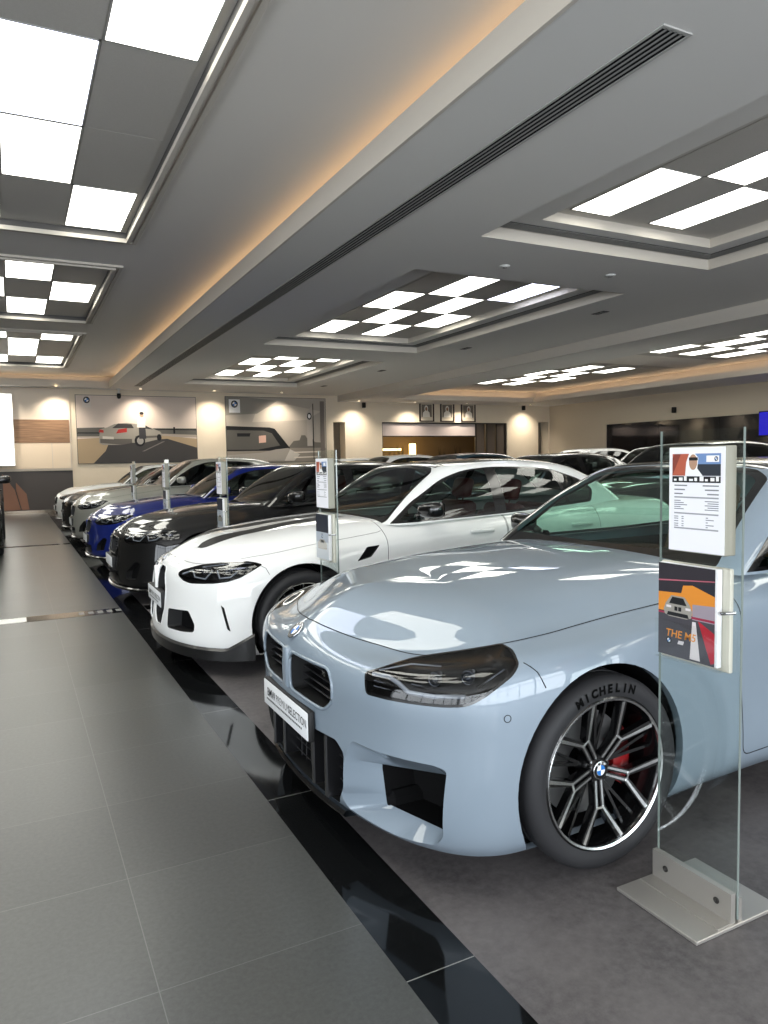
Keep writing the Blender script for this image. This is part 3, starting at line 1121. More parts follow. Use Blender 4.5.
def coupe_spec():
    fr = lambda c: c.x > .3
    cuts = [
        dict(kind='opening', name='grille_opening', pid=2, proj='front', poly=rpoly([(.036, .520), (.325, .512), (.392, .56), (.392, .63), (.355, .674), (.036, .672)], .03), dir=(-.10, 0, 0), filt=fr, bead=.007),
        dict(kind='opening', name='lower_intake', pid=3, proj='front', poly=rpoly([(-.01, .158, 0), (.35, .158), (.42, .25), (.445, .385), (.40, .424), (-.01, .418, 0)], .02), dir=(-.12, 0, 0), filt=fr),
        dict(kind='scoop', name='bumper_scoop', pid=4, proj='front', poly=rpoly([(.46, .40), (.49, .448), (.62, .442), (.80, .442), (.834, .43), (.812, .20), (.775, .158), (.63, .138), (.41, .165), (.395, .21)], .02), filt=fr,
             hole=[(.71, .505, .345), (.600, .775, .385), (.600, .772, .19), (.70, .52, .205)], deep=(-.12, 0, 0)),
        dict(kind='lamp', name='headlight', pid=5, proj='diag', poly=rpoly([(-.170, .697, .008), (-.105, .719), (-.015, .741), (.130, .768), (.276, .796, .01), (.322, .784), (.347, .759, .01), (.334, .733), (.303, .710), (.251, .672), (.204, .647), (.140, .641), (.002, .638), (-.074, .636), (-.157, .637, .01)], .03),
             filt=lambda c: c.x > .3 and c.y > .3, lens=LENS, inner=LAMPB,
             off=lambda p: V3((-.07, -.045, 0)) * (1.0 if p.x > .5 else 0.75),
             bits=lamp_bits([([(-.150, .692), (-.085, .694), (-.044, .682), (-.003, .661), (.088, .659), (.189, .666)], .008), ([(-.13, .705), (-.02, .728), (.09, .735)], .003)],
                            [(.075, .702, .019), (.185, .715, .019)], [([(-.145, .672), (-.06, .668)], .003), ([(-.145, .655), (-.04, .651)], .003), ([(.0, .685), (.06, .68)], .003), ([(.22, .69), (.30, .74)], .004)])),
        dict(kind='panel', name='hood', pid=1, proj='top', poly=[(-.64, -.01), (-.64, .79)] + crom([(-.60, .797), (-.343, .795), (-.139, .794), (.056, .797), (.237, .799), (.385, .778), (.529, .694), (.614, .581), (.671, .429), (.723, .281), (.765, .115), (.780, 0.0)], 5) + [(.78, -.01)],
             filt=lambda c: c.z > .70 and c.x > -.8 and c.x < .9, keep=lambda p: p.x > -.62 and p.y > .0),
        dict(kind='panel', name='door', pid=6, proj='side', sides=True, poly=rpoly([(-.70, .225), (-1.95, .225), (-2.10, .60), (-2.12, 1.1, 0), (-.66, 1.1, 0)], .05), filt=lambda c: c.y > .6),
    ]
    g = [
        dict(name='windshield_border', pid=21, proj='top', mat=mat('gloss black trim', srgb(12, 12, 13), .18, 0, .5), poly=rpoly([(-.645, -.01, 0), (-.65, .34), (-.68, .665), (-.725, .735), (-1.255, .590), (-1.31, .49), (-1.335, -.01, 0)], .03), filt=lambda c: c.x > -1.45),
        dict(name='windshield', pid=11, proj='top', over=(21,), poly=rpoly([(-.73, -.01, 0), (-.735, .33), (-.755, .63), (-.80, .675), (-1.225, .555), (-1.265, .47), (-1.29, -.01, 0)], .04), filt=lambda c: c.x > -1.45),
        dict(name='roof', pid=12, proj='top', mat=mat('gloss black roof', srgb(17, 17, 18), .12, 0, .6), poly=[(-1.345, -.01), (-1.32, .52), (-2.45, .47), (-2.5, -.01)], filt=lambda c: c.z > 1.25),
        dict(name='window_trim', pid=20, proj='side', sides=True, mat=mat('gloss black trim', srgb(12, 12, 13), .18, 0, .5), poly=rpoly([(-.83, .938, .005), (-1.16, 1.185, .03), (-1.40, 1.310, .05), (-1.75, 1.336, .1), (-2.1, 1.318, .1), (-2.45, 1.235, .05), (-2.75, 1.11, .03), (-2.69, .985, .03), (-1.7, .945, .1)], .03), filt=lambda c: c.y > .4),
        dict(name='side_window', pid=13, proj='side', sides=True, over=(20,), poly=rpoly([(-.90, .955, .005), (-1.19, 1.18, .03), (-1.42, 1.293, .05), (-1.75, 1.318, .1), (-2.1, 1.30, .1), (-2.45, 1.215, .05), (-2.70, 1.10, .03), (-2.64, 1.0, .03), (-1.7, .962, .1)], .03), filt=lambda c: c.y > .4),
        dict(name='rear_window', pid=14, proj='top', poly=rpoly([(-3.2, -.01, 0), (-3.17, .33), (-3.05, .55), (-2.62, .42), (-2.56, -.01, 0)], .03), filt=lambda c: c.x < -2.45),
    ]
    return dict(name='grey_coupe', label='pale grey two-door coupe beside the tall glass stand', levels=COUPE, green=COUPE_G, cuts=cuts, gcuts=g, paint=GREY,
                res=(6, 6), track=.815, axle=.065, wheel='y', tyre_text='MICHELIN', seat=mat('tan leather', srgb(110, 70, 44), .5), more=coupe_more,
                mirror=(-1.06, .955, 1.015),
                lines=[([(.385, .90, .765), (.35, .925, .73), (.33, .94, .68)], .0022)])
# ------------------------------------------------------------------ the white saloon
SALOON = [
 (0.135, 0.880, 2.2, 0.38, [.135, .13, .13, .13, .13, .13, .15, .20], [.905, .90, .85, .82, .815, .83, .88, .86], -3.64),
 (0.175, 0.932, 2.2, 0.38, [.18, .17, .18, .19, .19, .19, .20, .25], [.94, .945, .905, .875, .865, .88, .92, .90], -3.70),
 (0.260, 0.945, 2.1, 0.38, [.27, .28, .29, .29, .29, .30, .32, .36], [.95, .958, .925, .885, .875, .90, .945, .92], -3.74),
 (0.390, 0.932, 2.05, 0.38, [.40, .42, .42, .42, .42, .43, .45, .48], [.955, .965, .925, .875, .866, .893, .95, .925], -3.76),
 (0.500, 0.920, 2.0, 0.38, [.53, .56, .56, .56, .57, .58, .60, .62], [.953, .962, .920, .875, .87, .898, .952, .92], -3.76),
 (0.600, 0.910, 2.0, 0.38, [.63, .69, .69, .70, .71, .73, .76, .76], [.942, .950, .915, .89, .888, .905, .945, .91], -3.75),
 (0.680, 0.890, 1.9, 0.38, [.705, .755, .775, .80, .82, .84, .87, .86], [.920, .930, .910, .897, .895, .905, .922, .89], -3.74, .010),
 (0.735, 0.850, 1.75, 0.38, [.755, .800, .840, .870, .895, .925, .95, .94], [.880, .898, .885, .880, .878, .878, .872, .86], -3.72, .03),
 (0.775, 0.785, 1.6, 0.36, [.785, .835, .880, .930, .965, 1.0, 1.03, 1.02], [.790, .800, .800, .82, .83, .82, .78, .76], -3.66, .035),
 (0.830, 0.690, 1.5, 0.32, [.872, .915, .955, .975, .985, 1.01, 1.04, 1.03], [.66, .67, .67, .70, .71, .70, .66, .62], -3.6, .025),
 (0.878, 0.580, 1.5, 0.27, [.905, .948, .978, .99, .99, 1.015, 1.045, 1.04], [.42, .44, .44, .46, .48, .47, .44, .40], -3.5, .01),
 (0.895, 0.470, 1.5, 0.22, [.91, .952, .980, .992, .995, 1.02, 1.05, 1.045], [0, 0, 0, 0, 0, 0, 0, 0], -3.45),
]
SALOON_G = [
 [(-.60, 0, .965), (-.602, .35, .962), (-.615, .60, .955), (-.645, .76, .945), (-.76, .815, .935), (-1.05, .825, .95), (-1.4, .825, .965), (-1.8, .82, .98), (-2.2, .81, .99), (-2.6, .785, 1.0), (-2.95, .73, 1.01), (-3.2, .62, 1.03), (-3.3, .35, 1.035), (-3.33, 0, 1.04)],
 [(-1.26, 0, 1.40), (-1.255, .30, 1.396), (-1.245, .48, 1.385), (-1.215, .585, 1.36), (-1.29, .61, 1.365), (-1.45, .615, 1.375), (-1.70, .62, 1.385), (-1.95, .62, 1.382), (-2.2, .61, 1.370), (-2.45, .59, 1.345), (-2.62, .55, 1.325), (-2.68, .46, 1.345), (-2.71, .26, 1.365), (-2.71, 0, 1.37)],
 1.438]

def saloon_more(o):
    def f(root, tree, bm, gtree, pm):
        black = MATS['gloss black trim']; dark = MATS['flat black plastic']
        bar = mat('dark grille bar', srgb(24, 24, 26), .3, 0, .4)
        k0, k1 = o['kz']
        s = MB()
        n = o.get('slats', 9)
        for i in range(n):
            z = k0 + (k1 - k0) * (i + .5) / n
            s.rbox(.80, .862, .04, o['kw'], z - .004, z + .004, .002, 1)
        s.rbox(.79, .80, .03, o['kw'] + .02, k0 - .02, k1 + .02, .003, 1)
        sides(s, 'grille_slat', bar, root)
        dv = MB()
        h = tree.ray_cast(V3((1.6, .02, (k0 + k1) / 2)), V3((-1, 0, 0)))
        dv.rbox(h[0].x - .06, h[0].x + .004, -.024, .024, k0, k1, .01, 2); dv.build('grille_divider', pm, root)
        pz = o.get('pz', .455)
        h = tree.ray_cast(V3((1.6, .02, pz)), V3((-1, 0, 0))); px = h[0].x - .005
        pb = MB(); pb.rbox(px - .03, px + .012, -.268, .268, pz - .059, pz + .059, .006, 2)
        pl = pb.build('plate_holder', dark, root)
        pw = MB(); pw.rbox(px + .011, px + .017, -.262, .262, pz - .054, pz + .054, .004, 2)
        pw.build('number_plate', mat('plate white', srgb(226, 228, 230), .35), pl)
        if o.get('text'):
            tx = MB(); Mx = Matrix(((0, 0, 1, px + .0176), (1, 0, 0, 0), (0, 1, 0, pz + .005), (0, 0, 0, 1)))
            for w, x0, b in (('BMW', -.247, .0009), ('PREMIUM', -.115, -.0004), ('SELECTION', .062, .0006)):
                vs, fs = text_mesh(w, .05 if w == 'BMW' else .046, 'LEFT', bold=b); tx.add([Mx @ V3(((v.x + x0) * .86, v.y, 0)) for v in vs], fs)
            for i in range(26):
                tx.add([Mx @ V3(((-.22 + i * .0165 + dx) * .86, -.034 + dy, 0)) for dx, dy in ((0, 0), (.011, 0), (.011, .008), (0, .008))], [(0, 1, 2, 3)])
            tx.build('plate_lettering', mat('plate ink', srgb(18, 18, 22), .5), pl)
        bz = o.get('bz', .742)
        h = tree.ray_cast(V3((1.6, .001, bz)), V3((-1, 0, 0)))
        nn = V3((h[1].x, 0, h[1].z)).normalized()
        if nn.x < 0: nn = -nn
        X = V3((0, 1, 0)); Y = nn.cross(X)
        M = Matrix((X.to_4d(), Y.to_4d(), nn.to_4d(), (0, 0, 0, 1))).transposed()
        for i in range(3): M[3][i] = 0
        M.translation = V3((h[0].x, 0, h[0].z)) + nn * .004
        make_roundel('emblem', .041, M, root)
        # chin splitter that sweeps up into a small winglet at each end
        lp = MB(); pts = []
        N = 48
        for i in range(N + 1):
            t = -1 + 2 * i / N
            a = abs(t) * math.radians(84)
            c = math.cos(a) ** .91; sn = math.sin(a) ** .91
            pts.append((.38 + .545 * c, (.955 * sn) * (1 if t > 0 else -1), abs(t)))
        sec = [(-.14, .195), (.0, .195), (.016, .182), (.012, .115), (-.14, .105)] if o.get('winglet') else [(-.14, .165), (.0, .165), (.014, .155), (.010, .135), (-.14, .13)]
        up = o.get('winglet', .0)
        vs = []; k = len(sec)
        for x, y, t in pts:
            l = math.hypot(x - .1, y); ux, uy = (x - .1) / l, y / l
            w = max(0, (t - .78) / .22)
            for j, (d, z) in enumerate(sec):
                vs.append((x + ux * d, y + uy * d, z + (up * w if j in (0, 1, 2) else 0) - .0 * t))
        fs = [(i * k + j, i * k + (j + 1) % k, (i + 1) * k + (j + 1) % k, (i + 1) * k + j) for i in range(N) for j in range(k)]
        fs += [tuple(range(k)), tuple(N * k + j for j in range(k))[::-1]]
        lp.add(vs, fs, True)
        lp.build('chin_splitter', o.get('lip') or black, root, autosmooth=35)
        # door handles
        for hx in o['handles']:
            for sg in (1, -1):
                h = tree.ray_cast(V3((hx, 1.5, .86)), V3((0, -1, 0)))
                y = h[0].y if h[0] is not None else .88
                d = MB(); d.rbox(hx - .11, hx + .11, sg * (y + .012) - .012, sg * (y + .012) + .012, .85, .878, .009, 2)
                d.build('door_handle', pm, root)
    return f

SAL_LAMP = [(-.291, .665, .008), (-.266, .684), (-.126, .723), (.100, .748), (.256, .760), (.328, .753), (.366, .741, .004), (.328, .711), (.259, .668), (.177, .642), (.067, .628), (-.132, .615), (-.213, .625), (-.276, .648)]

def saloon_spec(name, label, pm, style='plain', res=(4, 4), group=None, seat_m=None, text=False, roof_m=None):
    fr = lambda c: c.x > .3
    st = lambda x: x if x > -.62 else -.62 + (x + .62) * 1.052
    sport = style == 'sport'
    if sport:
        kid = rpoly([(.034, .66), (.07, .692), (.19, .684), (.268, .54), (.272, .40), (.215, .272), (.09, .266), (.034, .33)], .02, 3)
        o = dict(kz=(.28, .68), kw=.262, slats=10, text=True, bz=.735, pz=.455, winglet=.10, lip=mat('carbon weave', srgb(14, 14, 15), .4, 0, .25), handles=(-1.42, -2.42))
    else:
        kid = rpoly([(.03, .50), (.26, .49), (.32, .56), (.30, .66), (.06, .675), (.03, .64)], .03, 3)
        o = dict(kz=(.51, .66), kw=.30, slats=5, bz=.735, pz=.40, handles=(-1.42, -2.42), text=text)
    lw = mat('lamp light guide')
    cuts = [
        dict(kind='opening', name='grille_opening', pid=2, proj='front', poly=kid, dir=(-.10, 0, 0), filt=fr, bead=.006, bead_mat=None if sport else mat('gloss black trim', srgb(12, 12, 13), .18, 0, .5)),
        dict(kind='lamp', name='headlight', pid=5, proj='diag', poly=rpoly(SAL_LAMP, .02, 2), filt=lambda c: c.x > .3 and c.y > .3, lens=LENS, inner=LAMPB,
             off=lambda p: V3((-.07, -.045, 0)) * (1.0 if p.x > .5 else 0.75),
             bits=lamp_bits([([(-.26, .66), (-.17, .69), (-.12, .65), (-.02, .645), (.02, .70)], .006), ([(.06, .70), (.10, .655), (.18, .665), (.22, .70)], .006), ([(-.10, .712), (.10, .738), (.28, .748)], .003)], [(-.06, .69, .022), (.14, .70, .024)], [([(.22, .70), (.32, .735)], .004)])),
        dict(kind='panel', name='hood', pid=1, proj='top', poly=[(-.58, -.01), (-.58, .79)] + crom([(-.55, .80), (-.343, .80), (-.139, .80), (.056, .80), (.237, .80), (.385, .778), (.529, .69), (.65, .57), (.72, .45), (.765, .30), (.795, .13), (.805, 0.0)], 4) + [(.805, -.01)],
             filt=lambda c: c.z > .68 and c.x > -.8 and c.x < .9, keep=lambda p: p.x > -.57 and p.y > .0),
        dict(kind='panel', name='front_door', pid=6, proj='side', sides=True, poly=rpoly([(-.56, .225), (-1.60, .225), (-1.66, .60), (-1.67, 1.1, 0), (-.60, 1.1, 0)], .05), filt=lambda c: c.y > .6),
        dict(kind='panel', name='rear_door', pid=7, proj='side', sides=True, poly=rpoly([(-1.61, .225), (-2.36, .225), (-2.46, .50), (-2.62, .74), (-2.64, 1.1, 0), (-1.68, 1.1, 0), (-1.67, .60)], .05), filt=lambda c: c.y > .6),
    ]
    if sport:
        cuts += [
            dict(kind='opening', name='lower_intake', pid=3, proj='front', poly=rpoly([(.34, .41), (.60, .426), (.667, .338), (.663, .285), (.546, .275), (.34, .272)], .02), dir=(-.10, 0, 0), filt=fr),
            dict(kind='opening', name='air_blade', pid=4, proj='diag', poly=rpoly([(.135, .485), (.16, .468), (.204, .31), (.182, .325)], .006, 2), dir=(-.05, -.02, 0), filt=lambda c: c.x > .3 and c.y > .3),
            dict(kind='opening', name='fender_vent', pid=8, proj='side', poly=rpoly([(-.325, .712), (-.44, .735), (-.52, .815), (-.415, .808)], .01, 2), dir=(0, -.03, 0), filt=lambda c: c.y > .6),
            dict(kind='panel', name='hood_inlay', pid=9, proj='top', over=(1,), mat=mat('satin black inlay', srgb(9, 9, 9), .5, spec=.25), poly=crom([(.645, .22), (.60, .30), (.45, .335), (.2, .31), (-.1, .275), (-.52, .25)], 4) + crom([(-.52, .05), (-.2, .06), (.15, .09), (.45, .15), (.60, .18)], 4), filt=lambda c: c.z > .7, sides=True),
        ]
    else:
        cuts += [
            dict(kind='opening', name='lower_intake', pid=3, proj='front', poly=rpoly([(-.01, .21, 0), (.42, .21), (.40, .315), (-.01, .325, 0)], .02), dir=(-.08, 0, 0), filt=fr),
            dict(kind='opening', name='side_intake', pid=4, proj='front', poly=rpoly([(.56, .25), (.72, .26), (.76, .42), (.70, .44), (.58, .34)], .02), dir=(-.06, -.01, 0), filt=fr),
        ]
    W = [(-.675, .950, .01), (-.87, 1.105, .05), (-1.165, 1.270, .08), (-1.40, 1.340, .1), (-1.68, 1.362, .1), (-2.05, 1.355, .1), (-2.32, 1.330, .08), (-2.63, 1.235, .05), (-2.74, 1.15, .03), (-2.66, 1.04, .03), (-1.7, .985, .2)]
    sd = lambda c: c.y > .4
    g = [
        dict(name='windshield_border', pid=21, proj='top', mat=mat('gloss black trim'), poly=rpoly([(-.57, -.01, 0), (-.575, .34), (-.61, .655), (-.665, .715), (-1.15, .575), (-1.21, .48), (-1.235, -.01, 0)], .03, 3), filt=lambda c: c.x > -1.4),
        dict(name='windshield', pid=11, proj='top', over=(21,), poly=rpoly([(-.64, -.01, 0), (-.645, .33), (-.675, .625), (-.72, .672), (-1.125, .555), (-1.17, .46), (-1.19, -.01, 0)], .03, 3), filt=lambda c: c.x > -1.4),
        dict(name='roof', pid=12, proj='top', mat=roof_m or pm, poly=[(-1.245, -.01), (-1.215, .535), (-2.60, .49), (-2.7, -.01)], filt=lambda c: c.z > 1.25),
        dict(name='window_trim', pid=20, proj='side', sides=True, mat=mat('gloss black trim'), poly=rpoly(W, .05, 3), filt=sd),
        dict(name='side_window', pid=13, proj='side', sides=True, over=(20,), poly=rpoly([(-.74, .965, .01), (-.89, 1.095, .05), (-1.18, 1.255, .08), (-1.40, 1.322, .1), (-1.60, 1.345, .01), (-1.60, 1.0, .01)], .02, 3), filt=sd),
        dict(name='side_window', pid=15, proj='side', sides=True, over=(20,), poly=rpoly([(-1.71, 1.346, .01), (-2.05, 1.339, .1), (-2.30, 1.315, .02), (-2.36, 1.045, .02), (-1.71, 1.005, .01)], .02, 3), filt=sd),
        dict(name='quarter_window', pid=16, proj='side', sides=True, over=(20,), poly=rpoly([(-2.34, 1.308, .01), (-2.60, 1.225, .03), (-2.70, 1.15, .02), (-2.63, 1.06, .02), (-2.395, 1.048, .01)], .02, 3), filt=sd),
        dict(name='rear_window', pid=14, proj='top', poly=rpoly([(-3.25, -.01, 0), (-3.22, .33), (-3.12, .55), (-2.80, .46), (-2.77, -.01, 0)], .03, 3), filt=lambda c: c.x < -2.65),
    ]
    return dict(name=name, label=label, group=group, levels=SALOON, green=SALOON_G, stretch=st, cuts=cuts, gcuts=g, paint=pm, res=res, axle=.075, track=.805, arch=.39,
                wheel='m', seat=seat_m, glass=glass_mat('dark car glass', (.44, .54, .50, 1)) if sport else glass_mat('privacy car glass', (.28, .32, .31, 1)), more=saloon_more(o), mirror=(-.90, .985, 1.055), mirror_mat=mat('gloss black trim') if sport else pm,
                lines=[([(.385, .90, .75), (.35, .925, .73), (.33, .94, .68)], .002)])

WHITE = paint('white car paint', srgb(232, 233, 232), 0.0, .35)
BLACKP = paint('black car paint', srgb(7, 7, 8), 0.0, .35)
BLUE = paint('blue car paint', srgb(15, 34, 112), 0.2, .3)
SILVER = paint('silver grey car paint', srgb(160, 160, 152), 0.35, .32)
BLACKROOF = mat('gloss black roof', srgb(17, 17, 18), .12, 0, .6)
M3 = (1.83, 5.60)
def m3_spec():
    return saloon_spec('white_saloon', 'white four-door sports car with black hood stripes behind the grey coupe', WHITE, 'sport', (6, 6), None, mat('red leather', srgb(92, 16, 14), .5), roof_m=BLACKROOF)
# ------------------------------------------------------------------ the showroom
def structure(mb, name, m, **k):
    return tag(mb.build(name, m, None, **k), kind='structure')

def holed(mb, x0, x1, y0, y1, z, holes, up=False):
    xs = sorted({x0, x1} | {min(max(h[i], x0), x1) for h in holes for i in (0, 1)})
    ys = sorted({y0, y1} | {min(max(h[i], y0), y1) for h in holes for i in (2, 3)})
    for a, b in zip(xs, xs[1:]):
        for c, d in zip(ys, ys[1:]):
            mx, my = (a + b) / 2, (c + d) / 2
            if any(h[0] < mx < h[1] and h[2] < my < h[3] for h in holes): continue
            q = [(a, c, z), (b, c, z), (b, d, z), (a, d, z)]
            mb.add(q if up else q[::-1], [(0, 1, 2, 3)])
    return mb

def ring_wall(mb, h, z0, z1):
    x0, x1, y0, y1 = h
    c = [(x0, y0), (x1, y0), (x1, y1), (x0, y1)]
    for i in range(4):
        a, b = c[i], c[(i + 1) % 4]
        mb.add([(*a, z0), (*b, z0), (*b, z1), (*a, z1)], [(0, 1, 2, 3)])
    return mb

def noise_mat(name, c0, c1, scale, rough, detail=8, bump=0.0, c2=None, scale2=3.0):
    m = mat(name, c0, rough)
    n, l, b = nodes_of(m)
    tc = n.new('ShaderNodeTexCoord')
    nz = n.new('ShaderNodeTexNoise'); nz.inputs['Scale'].default_value = scale; nz.inputs['Detail'].default_value = detail; nz.inputs['Roughness'].default_value = .7
    l.new(tc.outputs['Object'], nz.inputs['Vector'])
    r = n.new('ShaderNodeValToRGB')
    r.color_ramp.elements[0].position = .35; r.color_ramp.elements[0].color = c0
    r.color_ramp.elements[1].position = .68; r.color_ramp.elements[1].color = c1
    l.new(nz.outputs['Fac'], r.inputs['Fac'])
    out = r.outputs['Color']
    if c2:
        n2 = n.new('ShaderNodeTexNoise'); n2.inputs['Scale'].default_value = scale2; n2.inputs['Detail'].default_value = 5
        l.new(tc.outputs['Object'], n2.inputs['Vector'])
        r2 = n.new('ShaderNodeValToRGB'); r2.color_ramp.elements[0].position = .38; r2.color_ramp.elements[1].position = .66
        l.new(n2.outputs['Fac'], r2.inputs['Fac'])
        mx = n.new('ShaderNodeMix'); mx.data_type = 'RGBA'
        l.new(r2.outputs['Color'], mx.inputs[0]); l.new(out, mx.inputs[6]); mx.inputs[7].default_value = c2
        mm = n.new('ShaderNodeMath'); mm.operation = 'MULTIPLY'; mm.inputs[1].default_value = .55
        l.new(r2.outputs['Color'], mm.inputs[0]); l.new(mm.outputs[0], mx.inputs[0])
        out = mx.outputs[2]
    l.new(out, b.inputs['Base Color'])
    if bump:
        bp = n.new('ShaderNodeBump'); bp.inputs['Strength'].default_value = bump; bp.inputs['Distance'].default_value = .002
        l.new(nz.outputs['Fac'], bp.inputs['Height']); l.new(bp.outputs['Normal'], b.inputs['Normal'])
    return m

def tile_mat(name, c0, c1, grout, sx, sy, ox, oy, gw, rough, scale=60):
    """square tiles: speckled stone with thin pale joints, laid in object space"""
    m = noise_mat(name, c0, c1, scale, rough)
    n, l, b = nodes_of(m)
    src = b.inputs['Base Color'].links[0].from_socket
    tc = n.new('ShaderNodeTexCoord'); sp = n.new('ShaderNodeSeparateXYZ'); l.new(tc.outputs['Object'], sp.inputs[0])
    def joint(o, s, off):
        a = n.new('ShaderNodeMath'); a.operation = 'SUBTRACT'; a.inputs[1].default_value = off; l.new(o, a.inputs[0])
        d = n.new('ShaderNodeMath'); d.operation = 'DIVIDE'; d.inputs[1].default_value = s; l.new(a.outputs[0], d.inputs[0])
        r = n.new('ShaderNodeMath'); r.operation = 'ROUND'; l.new(d.outputs[0], r.inputs[0])
        q = n.new('ShaderNodeMath'); q.operation = 'SUBTRACT'; l.new(d.outputs[0], q.inputs[0]); l.new(r.outputs[0], q.inputs[1])
        ab = n.new('ShaderNodeMath'); ab.operation = 'ABSOLUTE'; l.new(q.outputs[0], ab.inputs[0])
        lt = n.new('ShaderNodeMath'); lt.operation = 'LESS_THAN'; lt.inputs[1].default_value = gw / s / 2; l.new(ab.outputs[0], lt.inputs[0])
        fl = n.new('ShaderNodeMath'); fl.operation = 'FLOOR'; l.new(d.outputs[0], fl.inputs[0])
        return lt.outputs[0], fl.outputs[0]
    jx, fx = joint(sp.outputs[0], sx, ox); jy, fy = joint(sp.outputs[1], sy, oy)
    mxx = n.new('ShaderNodeMath'); mxx.operation = 'MAXIMUM'; l.new(jx, mxx.inputs[0]); l.new(jy, mxx.inputs[1])
    cv = n.new('ShaderNodeCombineXYZ'); l.new(fx, cv.inputs[0]); l.new(fy, cv.inputs[1])
    wn = n.new('ShaderNodeTexWhiteNoise'); wn.noise_dimensions = '2D'; l.new(cv.outputs[0], wn.inputs['Vector'])
    mr = n.new('ShaderNodeMapRange'); mr.inputs[3].default_value = .92; mr.inputs[4].default_value = 1.08; l.new(wn.outputs['Value'], mr.inputs[0])
    hv = n.new('ShaderNodeMix'); hv.data_type = 'RGBA'; hv.blend_type = 'MULTIPLY'; hv.inputs[0].default_value = 1
    l.new(src, hv.inputs[6]); l.new(mr.outputs[0], hv.inputs[7])
    mx = n.new('ShaderNodeMix'); mx.data_type = 'RGBA'; l.new(mxx.outputs[0], mx.inputs[0]); l.new(hv.outputs[2], mx.inputs[6]); mx.inputs[7].default_value = grout
    l.new(mx.outputs[2], b.inputs['Base Color'])
    return m

CEIL = mat('ceiling paint', srgb(232, 227, 220), .85)
CEILR = mat('ceiling paint grey', srgb(226, 224, 220), .85)
LIP = mat('cove lip paint', srgb(208, 201, 190), .8)
WALL = noise_mat('cream wall paint', srgb(230, 218, 198), srgb(226, 213, 192), 2.0, .8)
TILE_D = noise_mat('dark perforated ceiling tile', srgb(200, 196, 190), srgb(192, 188, 181), 90, .55)
GRID = mat('ceiling grid', srgb(70, 69, 68), .6)
LED = lambda n, c, s: mat(n, (.8, .8, .8, 1), .5, emit=c, estr=s)
PANEL_E = 4.8
LIT = LED('lit ceiling panel', srgb(255, 254, 243), PANEL_E)
LIT_B = LED('lit ceiling panel cool', srgb(228, 234, 255), PANEL_E)
VENT = mat('vent black', srgb(12, 12, 12), .7, spec=.2)
VENTF = mat('vent aluminium', srgb(196, 195, 192), .45, .3)

ZS, ZU, ZR = 3.92, 4.30, 3.69
YB, XR, YF, XL = 25.36, 21.12, -6.0, -7.0
BEAM = 2.85

def ceiling_light(x0, x1, y0, y1, z, label, cool=False, group='lit panels of the ceiling coffers'):
    t = empty('ceiling_light', ((x0 + x1) / 2, (y0 + y1) / 2, z), 0, label, 'ceiling light', group)
    w, d = (x1 - x0) / 2 - .006, (y1 - y0) / 2 - .006
    f = MB()
    for a in ((-w, w, -d, -d + .014), (-w, w, d - .014, d), (-w, -w + .014, -d, d), (w - .014, w, -d, d)):
        f.box(a[0], a[1], a[2], a[3], -.012, -.001)
    f.build('light_frame', VENTF, t)
    p = MB(); p.box(-w + .012, w - .012, -d + .012, d - .012, -.010, -.002)
    p.build('diffuser', LIT_B if cool else LIT, t)
    return t

ORD = ['first', 'second', 'third', 'fourth', 'fifth', 'sixth', 'seventh']
def coffer_panels(xs, ys, z, lit, where, cool=()):
    """dark tiles between xs, ys with lights in the cells of lit (column, row from the far end)"""
    d = MB(); g = MB()
    nr = len(ys) - 1
    for i in range(len(xs) - 1):
        for j in range(nr):
            r = nr - 1 - j
            if (i, r) not in lit:
                d.box(xs[i] + .004, xs[i + 1] - .004, ys[j] + .004, ys[j + 1] - .004, z - .008, z - .001)
            else:
                ceiling_light(xs[i], xs[i + 1], ys[j], ys[j + 1], z, 'lit panel, back row %d, column %d, %s' % (r + 1, i + 1, where), (i, r) in cool)
    g.add([(xs[0] - .5, ys[0] - .5, z), (xs[-1] + .5, ys[0] - .5, z), (xs[-1] + .5, ys[-1] + .5, z), (xs[0] - .5, ys[-1] + .5, z)], [(3, 2, 1, 0)])
    structure(d, 'ceiling_tile', TILE_D)
    structure(g, 'ceiling_grid', TILE_D)

